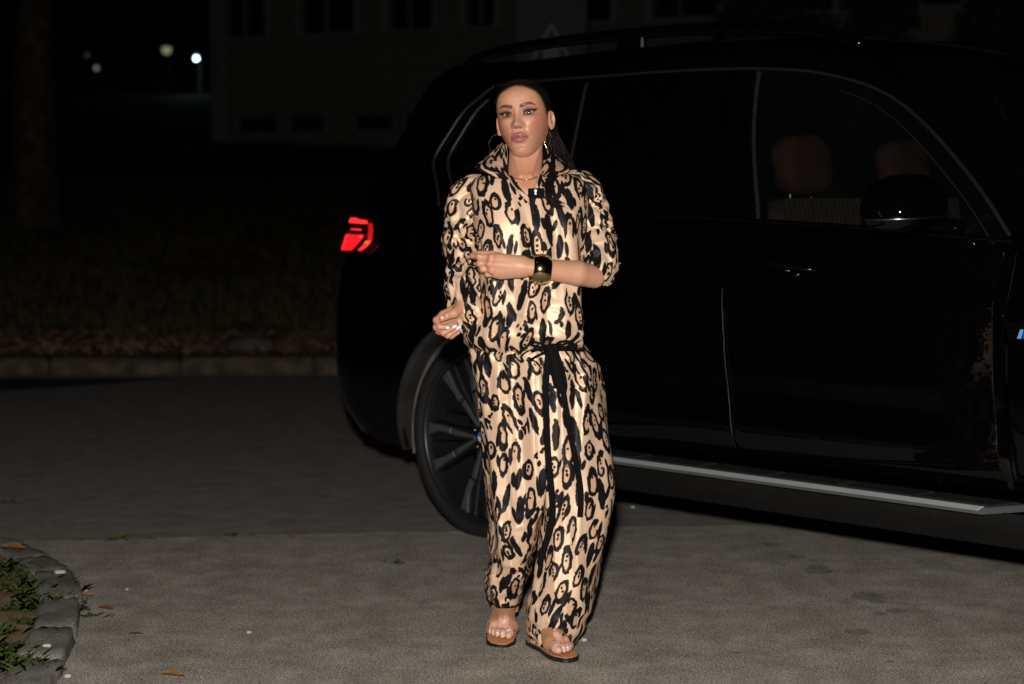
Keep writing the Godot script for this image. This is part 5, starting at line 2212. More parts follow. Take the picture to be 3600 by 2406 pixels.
		# upper lashes, thicker to the outer corner
		for k in 17:
			var ax := lerpf(-0.0125, 0.0165, k / 16.0)
			var ff := clampf(1.0 - ax * ax / (0.0155 * 0.0155), 0.0, 1.0)
			var y := 0.0050 * pow(ff, 0.72) + ax * 0.10
			var q := head_ring(y)
			var x: float = s * (0.0315 + ax)
			var z: float = q[1] * pow(1.0 - pow(minf(absf(x) / q[0], 1.0), 2.35), 1.0 / 2.35) + face_out(x, y) + 0.0005
			var root_p := Vector3(x, y, z)
			var ln := 0.0045 + 0.0035 * k / 16.0
			e.tube(PackedVector3Array([f * root_p, f * (root_p + Vector3(s * (ax * 0.16 + 0.0004), 0.0014, 0.0030) * (ln / 0.0045)), f * (root_p + Vector3(s * (ax * 0.36 + 0.001), 0.0044, 0.0036) * (ln / 0.0045))]), PackedFloat32Array([0.0006, 0.00045, 0.0001]), 5)
		part("eyelashes", e, mat(0.006, 0.005, 0.004, 0.6), o)


func lip(x: float, y: float) -> float:
	# > 0 inside the painted lips, metres from the rim
	var ax := absf(x)
	var f := clampf(1.0 - pow(ax / 0.0265, 2.2), 0.0, 1.0)
	var top := -0.0695 + 0.0135 * pow(f, 0.8) - 0.0012 * bell(x, 0.004)
	var low := -0.0695 - 0.0165 * pow(f, 0.75)
	return minf(minf(top - y, y - low), (0.0265 - ax) * 0.7)


func foot_bones(o: Transform3D, s: float, swell: float) -> Array:
	var list := []
	for q in [[Vector3(0, 0.075, -0.10), Vector3(0, 0.12, -0.095), 0.030, 0.034, 0], [Vector3(0, 0.034, -0.112), Vector3(0, 0.045, -0.08), 0.030, 0.030, 0], [Vector3(0, 0.072, -0.085), Vector3(0.006, 0.040, 0.035), 0.030, 0.022, 0], [Vector3(-0.006, 0.038, -0.06), Vector3(-0.022, 0.026, 0.03), 0.026, 0.018, 0],
		[Vector3(0.008, 0.034, 0.0), Vector3(0.026, 0.026, 0.05), 0.020, 0.019, 0], [Vector3(-0.02, 0.022, 0.03), Vector3(0.02, 0.026, 0.045), 0.016, 0.018, 0],
		[Vector3(0.024, 0.024, 0.05), Vector3(0.027, 0.018, 0.083), 0.0135, 0.0122, 1], [Vector3(0.027, 0.018, 0.083), Vector3(0.025, 0.0155, 0.097), 0.0122, 0.0105, 1],
		[Vector3(0.006, 0.024, 0.052), Vector3(0.006, 0.020, 0.082), 0.0088, 0.0080, 2], [Vector3(0.006, 0.020, 0.082), Vector3(0.006, 0.013, 0.095), 0.0080, 0.0074, 2],
		[Vector3(-0.009, 0.023, 0.048), Vector3(-0.010, 0.019, 0.073), 0.0082, 0.0074, 3], [Vector3(-0.010, 0.019, 0.073), Vector3(-0.010, 0.012, 0.084), 0.0074, 0.0068, 3],
		[Vector3(-0.021, 0.021, 0.04), Vector3(-0.023, 0.017, 0.060), 0.0076, 0.0068, 4], [Vector3(-0.023, 0.017, 0.060), Vector3(-0.023, 0.011, 0.070), 0.0068, 0.0062, 4],
		[Vector3(-0.031, 0.018, 0.03), Vector3(-0.034, 0.014, 0.045), 0.0072, 0.0064, 5], [Vector3(-0.034, 0.014, 0.045), Vector3(-0.034, 0.010, 0.055), 0.0064, 0.0058, 5]]:
		var va: Vector3 = q[0] * Vector3(s, 1, 1)
		var vb: Vector3 = q[1] * Vector3(s, 1, 1)
		list.append([o * (va + Vector3(0, 0.013, 0)), o * (vb + Vector3(0, 0.013, 0)), q[2] + swell, q[3] + swell, q[4]])
	return list


func feet() -> Array:
	# [placing of the sole, side]: origin on the ground under the middle of the foot
	var right := Transform3D(Basis(Vector3.UP, deg_to_rad(-5.0)) * Basis(Vector3.RIGHT, deg_to_rad(6.0)), Vector3(-0.0261, 0.022, -0.122))
	var left := Transform3D(Basis(Vector3.UP, deg_to_rad(24.0)), Vector3(0.117, 0.014, 0.082))
	return [[right, 1.0], [left, -1.0]]


func sandals(root: Node3D) -> void:
	var sole_m := mat(0.006, 0.006, 0.0065, 0.55)
	var bed_m := mat(0.58, 0.27, 0.12, 0.5)
	var suede := mat(0.42, 0.205, 0.105, 1.0, 0.0, 0.1)
	suede.rim_enabled = true
	suede.rim = 0.4
	for foot in feet():
		var o: Transform3D = foot[0]
		var s: float = foot[1]
		var sandal := Node3D.new()
		sandal.name = "sandal"
		if root.has_node("sandal"):
			sandal.name = "sandal_001"
		root.add_child(sandal)
		var outline := [Vector2(0.0, -0.143), Vector2(0.022, -0.138), Vector2(0.031, -0.115), Vector2(0.031, -0.07), Vector2(0.032, -0.02), Vector2(0.041, 0.03), Vector2(0.045, 0.07), Vector2(0.042, 0.100), Vector2(0.026, 0.1315), Vector2(0.015, 0.137), Vector2(-0.004, 0.135), Vector2(-0.028, 0.120), Vector2(-0.042, 0.092), Vector2(-0.047, 0.055), Vector2(-0.043, 0.01), Vector2(-0.034, -0.05), Vector2(-0.032, -0.11), Vector2(-0.022, -0.138)]
		var sole := PackedVector2Array()
		var bed := PackedVector2Array()
		for q in outline:
			sole.append(Vector2(q.x * s, -q.y))
			bed.append(Vector2(q.x * s, -q.y) * Vector2(0.93, 0.965))
		var flat := o * Transform3D(Basis(Vector3.RIGHT, -PI / 2), Vector3.ZERO)
		var b := Buf.new()
		b.prism(sole, flat.origin, flat.basis, 0.012, 0.003)
		b.prism(PackedVector2Array([Vector2(-0.03, 0.06), Vector2(0.03, 0.06), Vector2(0.028, 0.13), Vector2(0.0, 0.14), Vector2(-0.028, 0.13)]), o * Vector3(0, -0.009, 0), flat.basis, 0.010, 0.0)
		part("sole", b, sole_m, sandal)
		b = Buf.new()
		b.prism(bed, o * Vector3(0, 0.0115, 0), flat.basis, 0.0022, 0.0008)
		part("footbed", b, bed_m, sandal)
		# the cut-out suede upper hugs the foot: from the instep to the roots of the toes, notched at the sides, slit by the great toe
		var b2 := Buf.new()
		b2.sdf(foot_bones(o, s, 0.0060), 0.0032, 0.008, func(_v: Vector3, _n: Vector3) -> Color: return Color.WHITE)
		var back := o.affine_inverse()
		var keep := PackedInt32Array()
		for k in range(0, b2.i.size(), 3):
			var c: Vector3 = back * ((b2.v[b2.i[k]] + b2.v[b2.i[k + 1]] + b2.v[b2.i[k + 2]]) / 3.0)
			c.x *= s
			var front := lerpf(0.044, 0.078, clampf((c.x + 0.035) / 0.065, 0.0, 1.0)) - 0.006 * bell(c.x + 0.004, 0.012)
			var inside := c.y > 0.016 and c.z > -0.070 and c.z < front
			if c.z > 0.026 and absf(c.x - 0.0145) < 0.0085 * clampf((c.z - 0.026) / 0.03, 0.0, 1.0):
				inside = false
			if c.z > -0.036 and c.z < -0.018 and (c.x > 0.026 or c.x < -0.026):
				inside = false
			if c.z < -0.036 and c.y < 0.030:
				inside = false
			if inside:
				keep.append_array([b2.i[k], b2.i[k + 1], b2.i[k + 2]])
		b2.i = keep
		part("strap", b2, suede, sandal)
		# buckle and heel strap
		b = Buf.new()
		b.tube(smooth([o * Vector3(-0.034 * s, 0.055, -0.05), o * Vector3(-0.032 * s, 0.070, -0.10), o * Vector3(0.0, 0.078, -0.137), o * Vector3(0.032 * s, 0.070, -0.10), o * Vector3(0.034 * s, 0.055, -0.05)], 6), PackedFloat32Array([0.006]), 8, 0.3)
		part("heel_strap", b, suede, sandal)
		b = Buf.new()
		b.box(o * Vector3(-0.037 * s, 0.075, -0.028), Vector3(0.004, 0.014, 0.010), o.basis, 0.001)
		part("buckle", b, mat(0.5, 0.38, 0.2, 0.35, 1.0), sandal)


func hair(root: Node3D) -> void:
	var f := head_frame()
	var m := mat(0.008, 0.0055, 0.0045, 0.55, 0.0, 0.25)
	var cap := Buf.new()
	var p := PackedVector3Array()
	var nu := 120
	var nv := 90
	var skip := PackedByteArray()
	skip.resize((nu + 1) * nv)
	for k in nv:
		var y := lerpf(-0.075, 0.105, k / (nv - 1.0))
		var q := head_ring(y)
		for a in nu:
			var g := TAU * a / nu - PI
			var s := sin(g)
			var x: float = q[0] * s
			var z := 0.0
			var front := cos(g)
			if front >= 0.0:
				z = q[1] * pow(1.0 - pow(absf(s), 2.35), 1.0 / 2.35)
			else:
				z = q[2] * pow(absf(front), 0.95)
			var inside := root_gap(y, absf(g), hair_line(y))
			# combed back flat: fine strands, swelling behind the hairline
			var lift := 0.0005 + 0.0075 * smoothstep(-0.006, -0.035, inside) + 0.0006 * fold.get_noise_2d(g * 40.0 + y * 60.0, y * 30.0)
			var d := Vector3(s * 0.8, clampf((y - 0.02) / 0.08, 0.0, 1.2), front).normalized()
			p.append(f * (Vector3(x, y, z) + d * lift))
			if inside > -0.0045:
				skip[k * (nu + 1) + a] = 1
	cap.grid(p, nu, nv, true, PackedVector2Array(), PackedColorArray(), skip)
	var top := part("hair", cap, m, root, "dark hair combed back flat")
	# ponytail: gathered behind, down over her left shoulder, its end lying on the chest
	var r := RandomNumberGenerator.new()
	r.seed = 8
	var tail := Buf.new()
	var knot := f * Vector3(0.0, 0.005, -0.115)
	for k in 46:
		var j := Vector3(r.randfn(), r.randfn(), r.randfn()) * 0.008
		var w := r.randf_range(-1.0, 1.0)
		var path := [knot + j * 0.5, knot + Vector3(0.03, 0.0, -0.05) + j, Vector3(0.1098, 1.5330, -0.1200) + j * 1.5, Vector3(0.1275, 1.4683, -0.1000) + j * 1.6 + Vector3(w * 0.02, 0, 0), Vector3(0.1437, 1.4230, -0.0750) + j * 1.6 + Vector3(w * 0.022, 0, 0), Vector3(0.1506, 1.3886, -0.0900) + j * 1.5]
		tail.tube(smooth(path, 5), PackedFloat32Array([0.004, 0.0055, 0.0055, 0.005, 0.005, 0.005, 0.005, 0.005, 0.005, 0.005, 0.005, 0.005, 0.0048, 0.0046, 0.0044, 0.004, 0.0038, 0.0034, 0.003, 0.0028, 0.0025, 0.002, 0.0016, 0.001, 0.0006, 0.0004]), 6)
	part("ponytail", tail, m, top)
	tail = Buf.new()
	for k in 14:
		var j := Vector3(r.randfn() * 0.005, r.randfn() * 0.004, r.randf_range(0.0, 0.006))
		var e := r.randf_range(0.55, 1.0)
		var path := [Vector3(0.1386, 1.4058, -0.0200) + j, Vector3(0.1188, 1.3997, 0.0750) + j, Vector3(0.1056, 1.3770, 0.1140) + j, Vector3(0.1065, 1.3460, 0.1380) + j * 1.3, Vector3(0.1150, 1.3250, 0.1470) + j * 1.2, (Vector3(0.1150, 1.3250, 0.1470)).lerp(Vector3(0.1471, 1.3139, 0.1480), e) + j]
		tail.tube(smooth(path, 5), PackedFloat32Array([0.002, 0.0028, 0.003, 0.003, 0.003, 0.003, 0.003, 0.003, 0.003, 0.003, 0.003, 0.003, 0.003, 0.003, 0.003, 0.003, 0.0028, 0.0026, 0.0024, 0.002, 0.0018, 0.0016, 0.0013, 0.001, 0.0007, 0.0004]), 6)
	part("loose_strand", tail, m, top)
	tail = Buf.new()
	# small hairs along the hairline
	for k in 90:
		var g := r.randf_range(0.5, 1.25) * (1.0 if k % 3 else -1.0)
		var y := 0.03
		for q in 40:
			y = 0.0 + 0.0019 * q
			if hair_line(y) < absf(g) + 0.04:
				break
		var q := head_ring(y)
		var s := sin(g)
		var a := Vector3(q[0] * s, y, q[1] * pow(1.0 - pow(absf(s), 2.35), 1.0 / 2.35))
		var d := Vector3(s * 0.35 + r.randfn() * 0.1, 0.75, -0.5).normalized()
		tail.tube(PackedVector3Array([f * a, f * (a + d * 0.008 + Vector3(0, 0, 0.003)), f * (a + d * 0.02)]), PackedFloat32Array([0.0004, 0.0005, 0.0002]), 4)
	part("hairline_wisps", tail, m, top).set_meta("kind", "stuff")


# ---------- the jumpsuit ----------
func jumpsuit(root: Node3D, satin: Material, cord: Material) -> void:
	var suit := Node3D.new()
	suit.name = "jumpsuit"
	root.add_child(suit)
	suit_top(suit, satin)
	# sleeves
	sleeve(suit, satin, [[Vector3(-0.0676, 1.3525, -0.0300), 0.040], [Vector3(-0.0981, 1.3525, -0.0300), 0.050], [Vector3(-0.1263, 1.3360, -0.0350), 0.055], [Vector3(-0.1409, 1.2887, -0.0550), 0.055], [Vector3(-0.1482, 1.2370, -0.0850), 0.053], [Vector3(-0.1471, 1.2073, -0.0900), 0.060], [Vector3(-0.1445, 1.1829, -0.0880), 0.056], [Vector3(-0.1417, 1.1676, -0.0800), 0.046], [Vector3(-0.1411, 1.1288, -0.0500), 0.049], [Vector3(-0.1389, 1.0856, -0.0100), 0.053], [Vector3(-0.1331, 1.0427, 0.0250), 0.052], [Vector3(-0.1227, 1.0055, 0.0400), 0.047], [Vector3(-0.1125, 0.9717, 0.0460), 0.040], [Vector3(-0.1074, 0.9528, 0.0480), 0.035]], 3.0, Vector2(0.13, 0.2), 1)
	sleeve(suit, satin, [[Vector3(0.1491, 1.3627, -0.0300), 0.040], [Vector3(0.1822, 1.3640, -0.0300), 0.050], [Vector3(0.2078, 1.3487, -0.0300), 0.056], [Vector3(0.2230, 1.3017, -0.0250), 0.056], [Vector3(0.2379, 1.2510, -0.0120), 0.053], [Vector3(0.2491, 1.2156, -0.0020), 0.050], [Vector3(0.2539, 1.1929, 0.0040), 0.050]], 11.0, Vector2(0.55, 0.62), 2)
	# the rolled end: a turned-up band a little wider than the sleeve, its rim facing the forearm
	sleeve(suit, satin, [[Vector3(0.2463, 1.2120, 0.0040), 0.044], [Vector3(0.2473, 1.2070, 0.0100), 0.053], [Vector3(0.2545, 1.1782, 0.0220), 0.056], [Vector3(0.2540, 1.1483, 0.0360), 0.056], [Vector3(0.2446, 1.1210, 0.0500), 0.052], [Vector3(0.2369, 1.1086, 0.0550), 0.048], [Vector3(0.2382, 1.1111, 0.0530), 0.044], [Vector3(0.2435, 1.1322, 0.0460), 0.043]], 23.0, Vector2(0.85, 0.1), 3)
	leg(suit, satin, -1)
	leg(suit, satin, 1)
	collar(suit, satin)
	sash(suit, cord)


func cloth_grid(p: PackedVector3Array, nu: int, nv: int, off: Vector2, zero: int, wrap: bool) -> PackedVector2Array:
	# unrolls the cloth: u along each row from column zero, v along the middle column
	var uv := PackedVector2Array()
	var cols := nu + (1 if wrap else 0)
	var v := 0.0
	for k in nv:
		if k > 0:
			v += p[k * nu + zero].distance_to(p[(k - 1) * nu + zero])
		var u := PackedFloat32Array()
		var run := 0.0
		for a in cols:
			if a > 0:
				run += p[k * nu + a % nu].distance_to(p[k * nu + (a - 1) % nu])
			u.append(run)
		for a in cols:
			uv.append(Vector2((u[a] - u[zero]) / 1.1, v / 1.5) + off)
	return uv


func suit_top(suit: Node3D, satin: Material) -> void:
	var ys := [1.4182, 1.4106, 1.4005, 1.3841, 1.3525, 1.3019, 1.2512, 1.1496, 1.0478, 0.9968, 0.9649, 0.9394, 0.9176, 0.9023, 0.8870]
	ys.reverse()
	var t := func(a: Array, y: float) -> float:
		a = a.duplicate()
		a.reverse()
		return table(ys, a, y)
	var nu := 150
	var nv := 130
	var p := PackedVector3Array()
	var skip := PackedByteArray()
	skip.resize((nu + 1) * nv)
	for k in nv:
		var y := lerpf(1.4182, 0.8870, k / (nv - 1.0))
		var l: float = t.call([-0.0292, -0.0610, -0.0928, -0.1144, -0.1208, -0.1106, -0.1030, -0.1005, -0.1017, -0.1106, -0.1284, -0.1361, -0.1348, -0.1234, -0.1055], y)
		var r: float = t.call([0.1081, 0.1424, 0.1806, 0.2073, 0.2187, 0.2213, 0.2213, 0.2187, 0.2136, 0.2124, 0.2213, 0.2200, 0.2073, 0.1971, 0.1806], y)
		var zf: float = t.call([0.03, 0.045, 0.060, 0.078, 0.097, 0.118, 0.130, 0.128, 0.126, 0.130, 0.136, 0.138, 0.130, 0.118, 0.10], y)
		var zb: float = t.call([-0.085, -0.09, -0.095, -0.105, -0.115, -0.12, -0.12, -0.115, -0.11, -0.11, -0.12, -0.125, -0.12, -0.11, -0.1], y)
		var c := (l + r) / 2
		var w := (r - l) / 2
		for a in nu:
			var g := TAU * a / nu - PI
			var sx := sin(g)
			var cz := cos(g)
			var n := 2.0 / 2.5
			var x := c + w * signf(sx) * pow(absf(sx), n)
			var z := zf * pow(cz, n) if cz > 0 else zb * pow(-cz, n)
			var low := smoothstep(1.3398, 1.2004, y)
			var amp := smoothstep(1.4182, 1.3651, y) * lerpf(0.45, 1.0, smoothstep(1.3335, 1.2258, y))
			# folds that run from the yoke to the waist, drawn together at the tie
			var cx := x - 0.1132
			var drape := x + cx * 0.25 * low + 0.05 * sin(y * 5.0)
			var d := 0.023 * crease(drape * 6.0 + 3.0, y * 1.0 + 1.0) + 0.005 * crease(drape * 15.0, y * 1.6 + 8.0)
			d += 0.010 * crease(x * 5.0 + y * 6.0, y * 7.0) * bell(y - 0.9649, 0.07)
			d += 0.006 * sin(x * 170.0 + y * 20.0) * bell(y - 0.9010, 0.02)
			# the buttoned front edge, one layer over the other
			var edge := x - lerpf(0.0521, 0.0928, (1.3272 - y) / (1.3272 - 0.8946))
			if cz > 0 and y < 1.3335:
				d += 0.0045 * smoothstep(0.004, -0.002, edge) * smoothstep(-0.05, -0.02, edge)
			var dir := Vector3(sx * 0.6, 0, cz).normalized()
			p.append(Vector3(x, y, z) + dir * d * amp)
	for k in nv:
		for a in nu:
			var q := p[k * nu + a]
			if q.z > 0.0 and q.y > 1.3234:
				var h := (q.y - 1.3234) / (1.4030 - 1.3234)
				if q.x > lerpf(0.0547, -0.0089, h) and q.x < lerpf(0.0585, 0.0827, minf(h * 1.3, 1.0)):
					skip[k * (nu + 1) + a] = 1
	var uv := cloth_grid(p, nu, nv, Vector2(0.31, 0.07), nu / 2, true)
	var b := Buf.new()
	b.grid(p, nu, nv, true, uv, PackedColorArray(), skip)
	part("blouse", b, satin, suit)


func sleeve(suit: Node3D, satin: Material, spine: Array, seed_: float, off: Vector2, kind: int) -> void:
	var pts := []
	var rad := []
	for q in spine:
		pts.append(q[0])
		rad.append(q[1])
	var steps := 9
	var path := smooth(pts, steps)
	var nu := 64
	var nv := path.size()
	var p := PackedVector3Array()
	var last := Vector3.BACK
	var run := 0.0
	for k in nv:
		var d := (path[mini(k + 1, nv - 1)] - path[maxi(k - 1, 0)]).normalized()
		if kind == 3 and k > nv - 2 * steps:
			d = (path[nv - 3 * steps] - path[nv - 5 * steps]).normalized()
		var x := last.cross(d).normalized()
		var y := d.cross(x).normalized()
		last = y
		if k > 0:
			run += path[k].distance_to(path[k - 1])
		var i := mini(k / steps, rad.size() - 2)
		var r := lerpf(rad[i], rad[i + 1], float(k - i * steps) / steps)
		var ends := smoothstep(0.0, 0.05, run)
		for a in nu:
			var g := TAU * a / nu
			var m := 0.015 * crease(cos(g) * 0.8 + seed_, sin(g) * 0.9 + run * 9.0) + 0.009 * crease(cos(g + 0.6) * 0.9 + run * 11.0 + seed_, run * 4.0 - sin(g) * 0.6)
			if kind == 3:
				m *= 0.6
			p.append(path[k] + (x * cos(g) + y * sin(g)) * (r + m * ends))
	var uv := cloth_grid(p, nu, nv, off, 16, true)
	var b := Buf.new()
	b.grid(p, nu, nv, true, uv)
	part("cuff" if kind == 3 else "sleeve", b, satin, suit)


func leg(suit: Node3D, satin: Material, side: int) -> void:
	# wide trouser leg; to the crutch it is half of one wide tube, below it closes on itself
	var ys: Array
	var outer: Array
	var inner: Array
	var zf: Array
	var zb: Array
	var off: Vector2
	var hem: float
	if side < 0:
		ys = [0.9202, 0.8946, 0.8306, 0.7665, 0.7023, 0.6380, 0.5736, 0.5090, 0.4444, 0.3797, 0.3148, 0.2629, 0.2109, 0.1588, 0.1171]
		outer = [-0.1106, -0.1272, -0.1183, -0.1094, -0.0966, -0.0852, -0.0801, -0.0763, -0.0712, -0.0687, -0.0674, -0.0598, -0.0750, -0.0712, -0.0572]
		inner = [0.0725, 0.0750, 0.0852, 0.0890, 0.0941, 0.0979, 0.1005, 0.1005, 0.0954, 0.0827, 0.0738, 0.0598, 0.0458, 0.0381, 0.0267]
		zf = [0.095, 0.115, 0.125, 0.128, 0.127, 0.125, 0.122, 0.118, 0.110, 0.096, 0.075, 0.052, 0.022, -0.012, -0.040]
		zb = [-0.10, -0.12, -0.13, -0.13, -0.125, -0.12, -0.12, -0.12, -0.125, -0.135, -0.155, -0.175, -0.20, -0.225, -0.235]
		off = Vector2(0.12, 0.47)
	else:
		ys = [0.9202, 0.8946, 0.8306, 0.7665, 0.7023, 0.6380, 0.5736, 0.5090, 0.4444, 0.3797, 0.3148, 0.2629, 0.2109, 0.1588, 0.1197, 0.0675, 0.0335]
		outer = [0.1996, 0.2251, 0.2518, 0.2696, 0.2823, 0.2912, 0.2963, 0.2976, 0.2938, 0.2848, 0.2734, 0.2620, 0.2492, 0.2365, 0.2238, 0.2086, 0.1958]
		inner = [0.0725, 0.0750, 0.0852, 0.0890, 0.0941, 0.0979, 0.1005, 0.0979, 0.0916, 0.0865, 0.0801, 0.0712, 0.0610, 0.0534, 0.0483, 0.0496, 0.0585]
		zf = [0.095, 0.115, 0.125, 0.128, 0.127, 0.126, 0.126, 0.126, 0.125, 0.124, 0.123, 0.121, 0.119, 0.116, 0.113, 0.108, 0.104]
		zb = [-0.10, -0.12, -0.13, -0.13, -0.125, -0.12, -0.12, -0.12, -0.12, -0.12, -0.12, -0.12, -0.12, -0.12, -0.12, -0.12, -0.12]
		off = Vector2(0.63, 0.41)
	hem = ys[-1]
	var top: float = ys[0]
	for q in [ys, outer, inner, zf, zb]:
		q.reverse()
	var nu := 120
	var nv := 150
	var p := PackedVector3Array()
	for k in nv:
		var y := lerpf(top, hem, k / (nv - 1.0))
		var xo := table(ys, outer, y)
		var xi := table(ys, inner, y)
		var f := table(ys, zf, y)
		var bk := table(ys, zb, y)
		var m := smoothstep(0.5349, 0.2889, y) if true else 0.0
		m = 1.0 - smoothstep(0.2889, 0.5349, y)
		var n := 2.0 / 2.35
		for a in nu:
			var t := float(a) / nu
			# half of the wide tube
			var dx: float
			var dz: float
			if t < 0.8:
				var g := PI / 2 - PI * t / 0.8
				dx = xi + (xo - xi) * pow(absf(cos(g)), n)
				dz = f * pow(sin(g), n) if g > 0 else bk * pow(-sin(g), n)
			else:
				dx = xi
				dz = lerpf(bk, f, (t - 0.8) / 0.2)
			# a tube of its own
			var ang := deg_to_rad(135.0 - 270.0 * t / 0.8 if t < 0.8 else -135.0 - 90.0 * (t - 0.8) / 0.2)
			var zm := (f + bk) / 2
			var ex := (xo + xi) / 2 + (xo - xi) / 2 * signf(cos(ang)) * pow(absf(cos(ang)), n)
			var ez := zm + (f - bk) / 2 * signf(sin(ang)) * pow(absf(sin(ang)), n)
			var q := Vector3(lerpf(dx, ex, m), y, lerpf(dz, ez, m))
			var c := Vector3((xo + xi) / 2, y, zm)
			var dir := (q - c)
			dir.y = 0
			dir = dir.normalized()
			var soft := smoothstep(top, top - 0.05, y)
			var ux := q.x * 1.0
			var fall := (top - y)
			var d := 0.021 * crease(ux * 7.0 + q.z * 3.0 + side * 5.0, y * 0.9 + 4.0) + 0.005 * crease(ux * 14.0 + q.z * 6.0 + side * 9.0 + 2.0, y * 1.4)
			d += 0.005 * sin(ux * 190.0 + y * 15.0) * bell(y - 0.8870, 0.018)
			# pull lines from the hip to the tie
			d += 0.006 * crease(ux * 6.0 + y * 14.0 * side, y * 12.0) * bell(y - 0.8178, 0.06)
			if side < 0:
				# the bent knee throws slanting creases
				d += 0.011 * crease(ux * 5.0 + y * 9.0, y * 8.0 - ux * 5.0 + 3.0) * bell(y - 0.2824, 0.10)
				d += 0.008 * crease(ux * 10.0 - y * 12.0, y * 15.0) * bell(y - 0.1848, 0.06)
			else:
				d += 0.009 * crease(ux * 7.0 + y * 6.0, y * 7.0) * bell(y - 0.0936, 0.07)
			# at the seam between the legs the cloth keeps to its half
			if t >= 0.8:
				d *= m
			elif m < 1.0:
				d *= lerpf(smoothstep(0.0, 0.06, minf(t, 0.8 - t)) * 0.8 + 0.2, 1.0, m)
			if side < 0 and k == nv - 1:
				q.y += 0.012 * absf(sin(ang * 1.0))
			p.append(q + dir * d * soft)
	# a turned hem
	var uv := cloth_grid(p, nu, nv, off, 30, true)
	var b := Buf.new()
	b.grid(p, nu, nv, true, uv)
	part("trouser_leg", b, satin, suit)
	b = Buf.new()
	var rim := PackedVector3Array()
	for a in nu + 1:
		rim.append(p[(nv - 1) * nu + a % nu])


func collar(suit: Node3D, satin: Material) -> void:
	# each wing: from the neck outwards to its point, a stand behind
	var wings := [
		[[Vector3(-0.0167, 1.4931, -0.0700), Vector3(-0.0127, 1.4642, -0.0300), Vector3(-0.0114, 1.4342, 0.0220), Vector3(-0.0100, 1.4099, 0.0550), Vector3(-0.0037, 1.3897, 0.0820)],
		[Vector3(-0.0308, 1.4947, -0.0820), Vector3(-0.0383, 1.4748, -0.0480), Vector3(-0.0442, 1.4507, 0.0120), Vector3(-0.0464, 1.4223, 0.0620), Vector3(-0.0162, 1.3896, 0.0900)],
		[Vector3(-0.0411, 1.4884, -0.0850), Vector3(-0.0600, 1.4672, -0.0500), Vector3(-0.0759, 1.4457, 0.0100), Vector3(-0.0827, 1.4198, 0.0660), Vector3(-0.0436, 1.3970, 0.0940)],
		[Vector3(-0.0475, 1.4782, -0.0850), Vector3(-0.0741, 1.4570, -0.0500), Vector3(-0.0923, 1.4395, 0.0100), Vector3(-0.1052, 1.4235, 0.0660), Vector3(-0.0711, 1.4045, 0.0900)]],
		[[Vector3(0.0935, 1.4893, -0.0700), Vector3(0.0929, 1.4642, -0.0300), Vector3(0.0909, 1.4380, 0.0200), Vector3(0.0854, 1.4150, 0.0520), Vector3(0.0788, 1.3972, 0.0780)],
		[Vector3(0.1000, 1.4882, -0.0750), Vector3(0.1071, 1.4670, -0.0400), Vector3(0.1099, 1.4432, 0.0140), Vector3(0.1079, 1.4199, 0.0540), Vector3(0.0911, 1.3984, 0.0860)],
		[Vector3(0.1091, 1.4806, -0.0780), Vector3(0.1264, 1.4596, -0.0500), Vector3(0.1367, 1.4396, 0.0040), Vector3(0.1394, 1.4187, 0.0500), Vector3(0.1136, 1.3996, 0.0860)],
		[Vector3(0.1155, 1.4730, -0.0800), Vector3(0.1368, 1.4520, -0.0550), Vector3(0.1533, 1.4333, 0.0000), Vector3(0.1647, 1.4163, 0.0440), Vector3(0.1387, 1.4021, 0.0800)]]]
	for s in 2:
		var p := PackedVector3Array()
		var nu := 0
		for row in wings[s]:
			var path := smooth(row, 7)
			nu = path.size()
			p.append_array(path)
		# refine across
		var fine := PackedVector3Array()
		var nv := 19
		for k in nv:
			var f := k / 18.0 * 3.0
			var i := mini(int(f), 2)
			for a in nu:
				var p0 := p[maxi(i - 1, 0) * nu + a]
				var p1 := p[i * nu + a]
				var p2 := p[(i + 1) * nu + a]
				var p3 := p[mini(i + 2, 3) * nu + a]
				var q := p1.cubic_interpolate(p2, p0, p3, f - i)
				q += Vector3(0, 0.0025 * fold.get_noise_2d(a * 0.25, k * 0.3 + s * 9.0), 0.004 * sin(k * 0.5 + a * 0.12) * sin(PI * k / 18.0))
				fine.append(q)
		var uv := cloth_grid(fine, nu, nv, Vector2(0.2 + 0.5 * s, 0.3 + 0.2 * s), nu / 2, false)
		for k in uv.size():
			uv[k] = Vector2(uv[k].y * 1.5 / 1.1 * 0.9, uv[k].x * 1.1 / 1.5 * 0.6)
		var b := Buf.new()
		b.grid(fine, nu, nv, false, uv)
		# the under side, a cloth's thickness away, and the rolled rim
		var under := PackedVector3Array()
		for q in fine:
			under.append(q + Vector3(0.0, -0.0018, -0.0022))
		b.grid(under, nu, nv, false, uv)
		part("collar_wing", b, satin, suit)
	# placket: the folded strips that edge the neck opening
	for q in [[Vector3(-0.0063, 1.3972, 0.0780), Vector3(0.0037, 1.3796, 0.0930), Vector3(0.0212, 1.3572, 0.1080), Vector3(0.0410, 1.3361, 0.1210), Vector3(0.0546, 1.3200, 0.1300), Vector3(0.0607, 1.2904, 0.1390)], [Vector3(0.0813, 1.4022, 0.0740), Vector3(0.0773, 1.3846, 0.0940), Vector3(0.0709, 1.3622, 0.1100), Vector3(0.0633, 1.3398, 0.1220), Vector3(0.0583, 1.3200, 0.1280)]]:
		var b := Buf.new()
		b.tube(smooth(q, 6), PackedFloat32Array([0.0065]), 10, 0.35, Vector3.BACK)
		for k in b.t.size():
			b.t[k] = Vector2(b.t[k].x * 0.018 + 0.4, b.t[k].y * 0.055 + 0.2)
		part("placket", b, satin, suit)


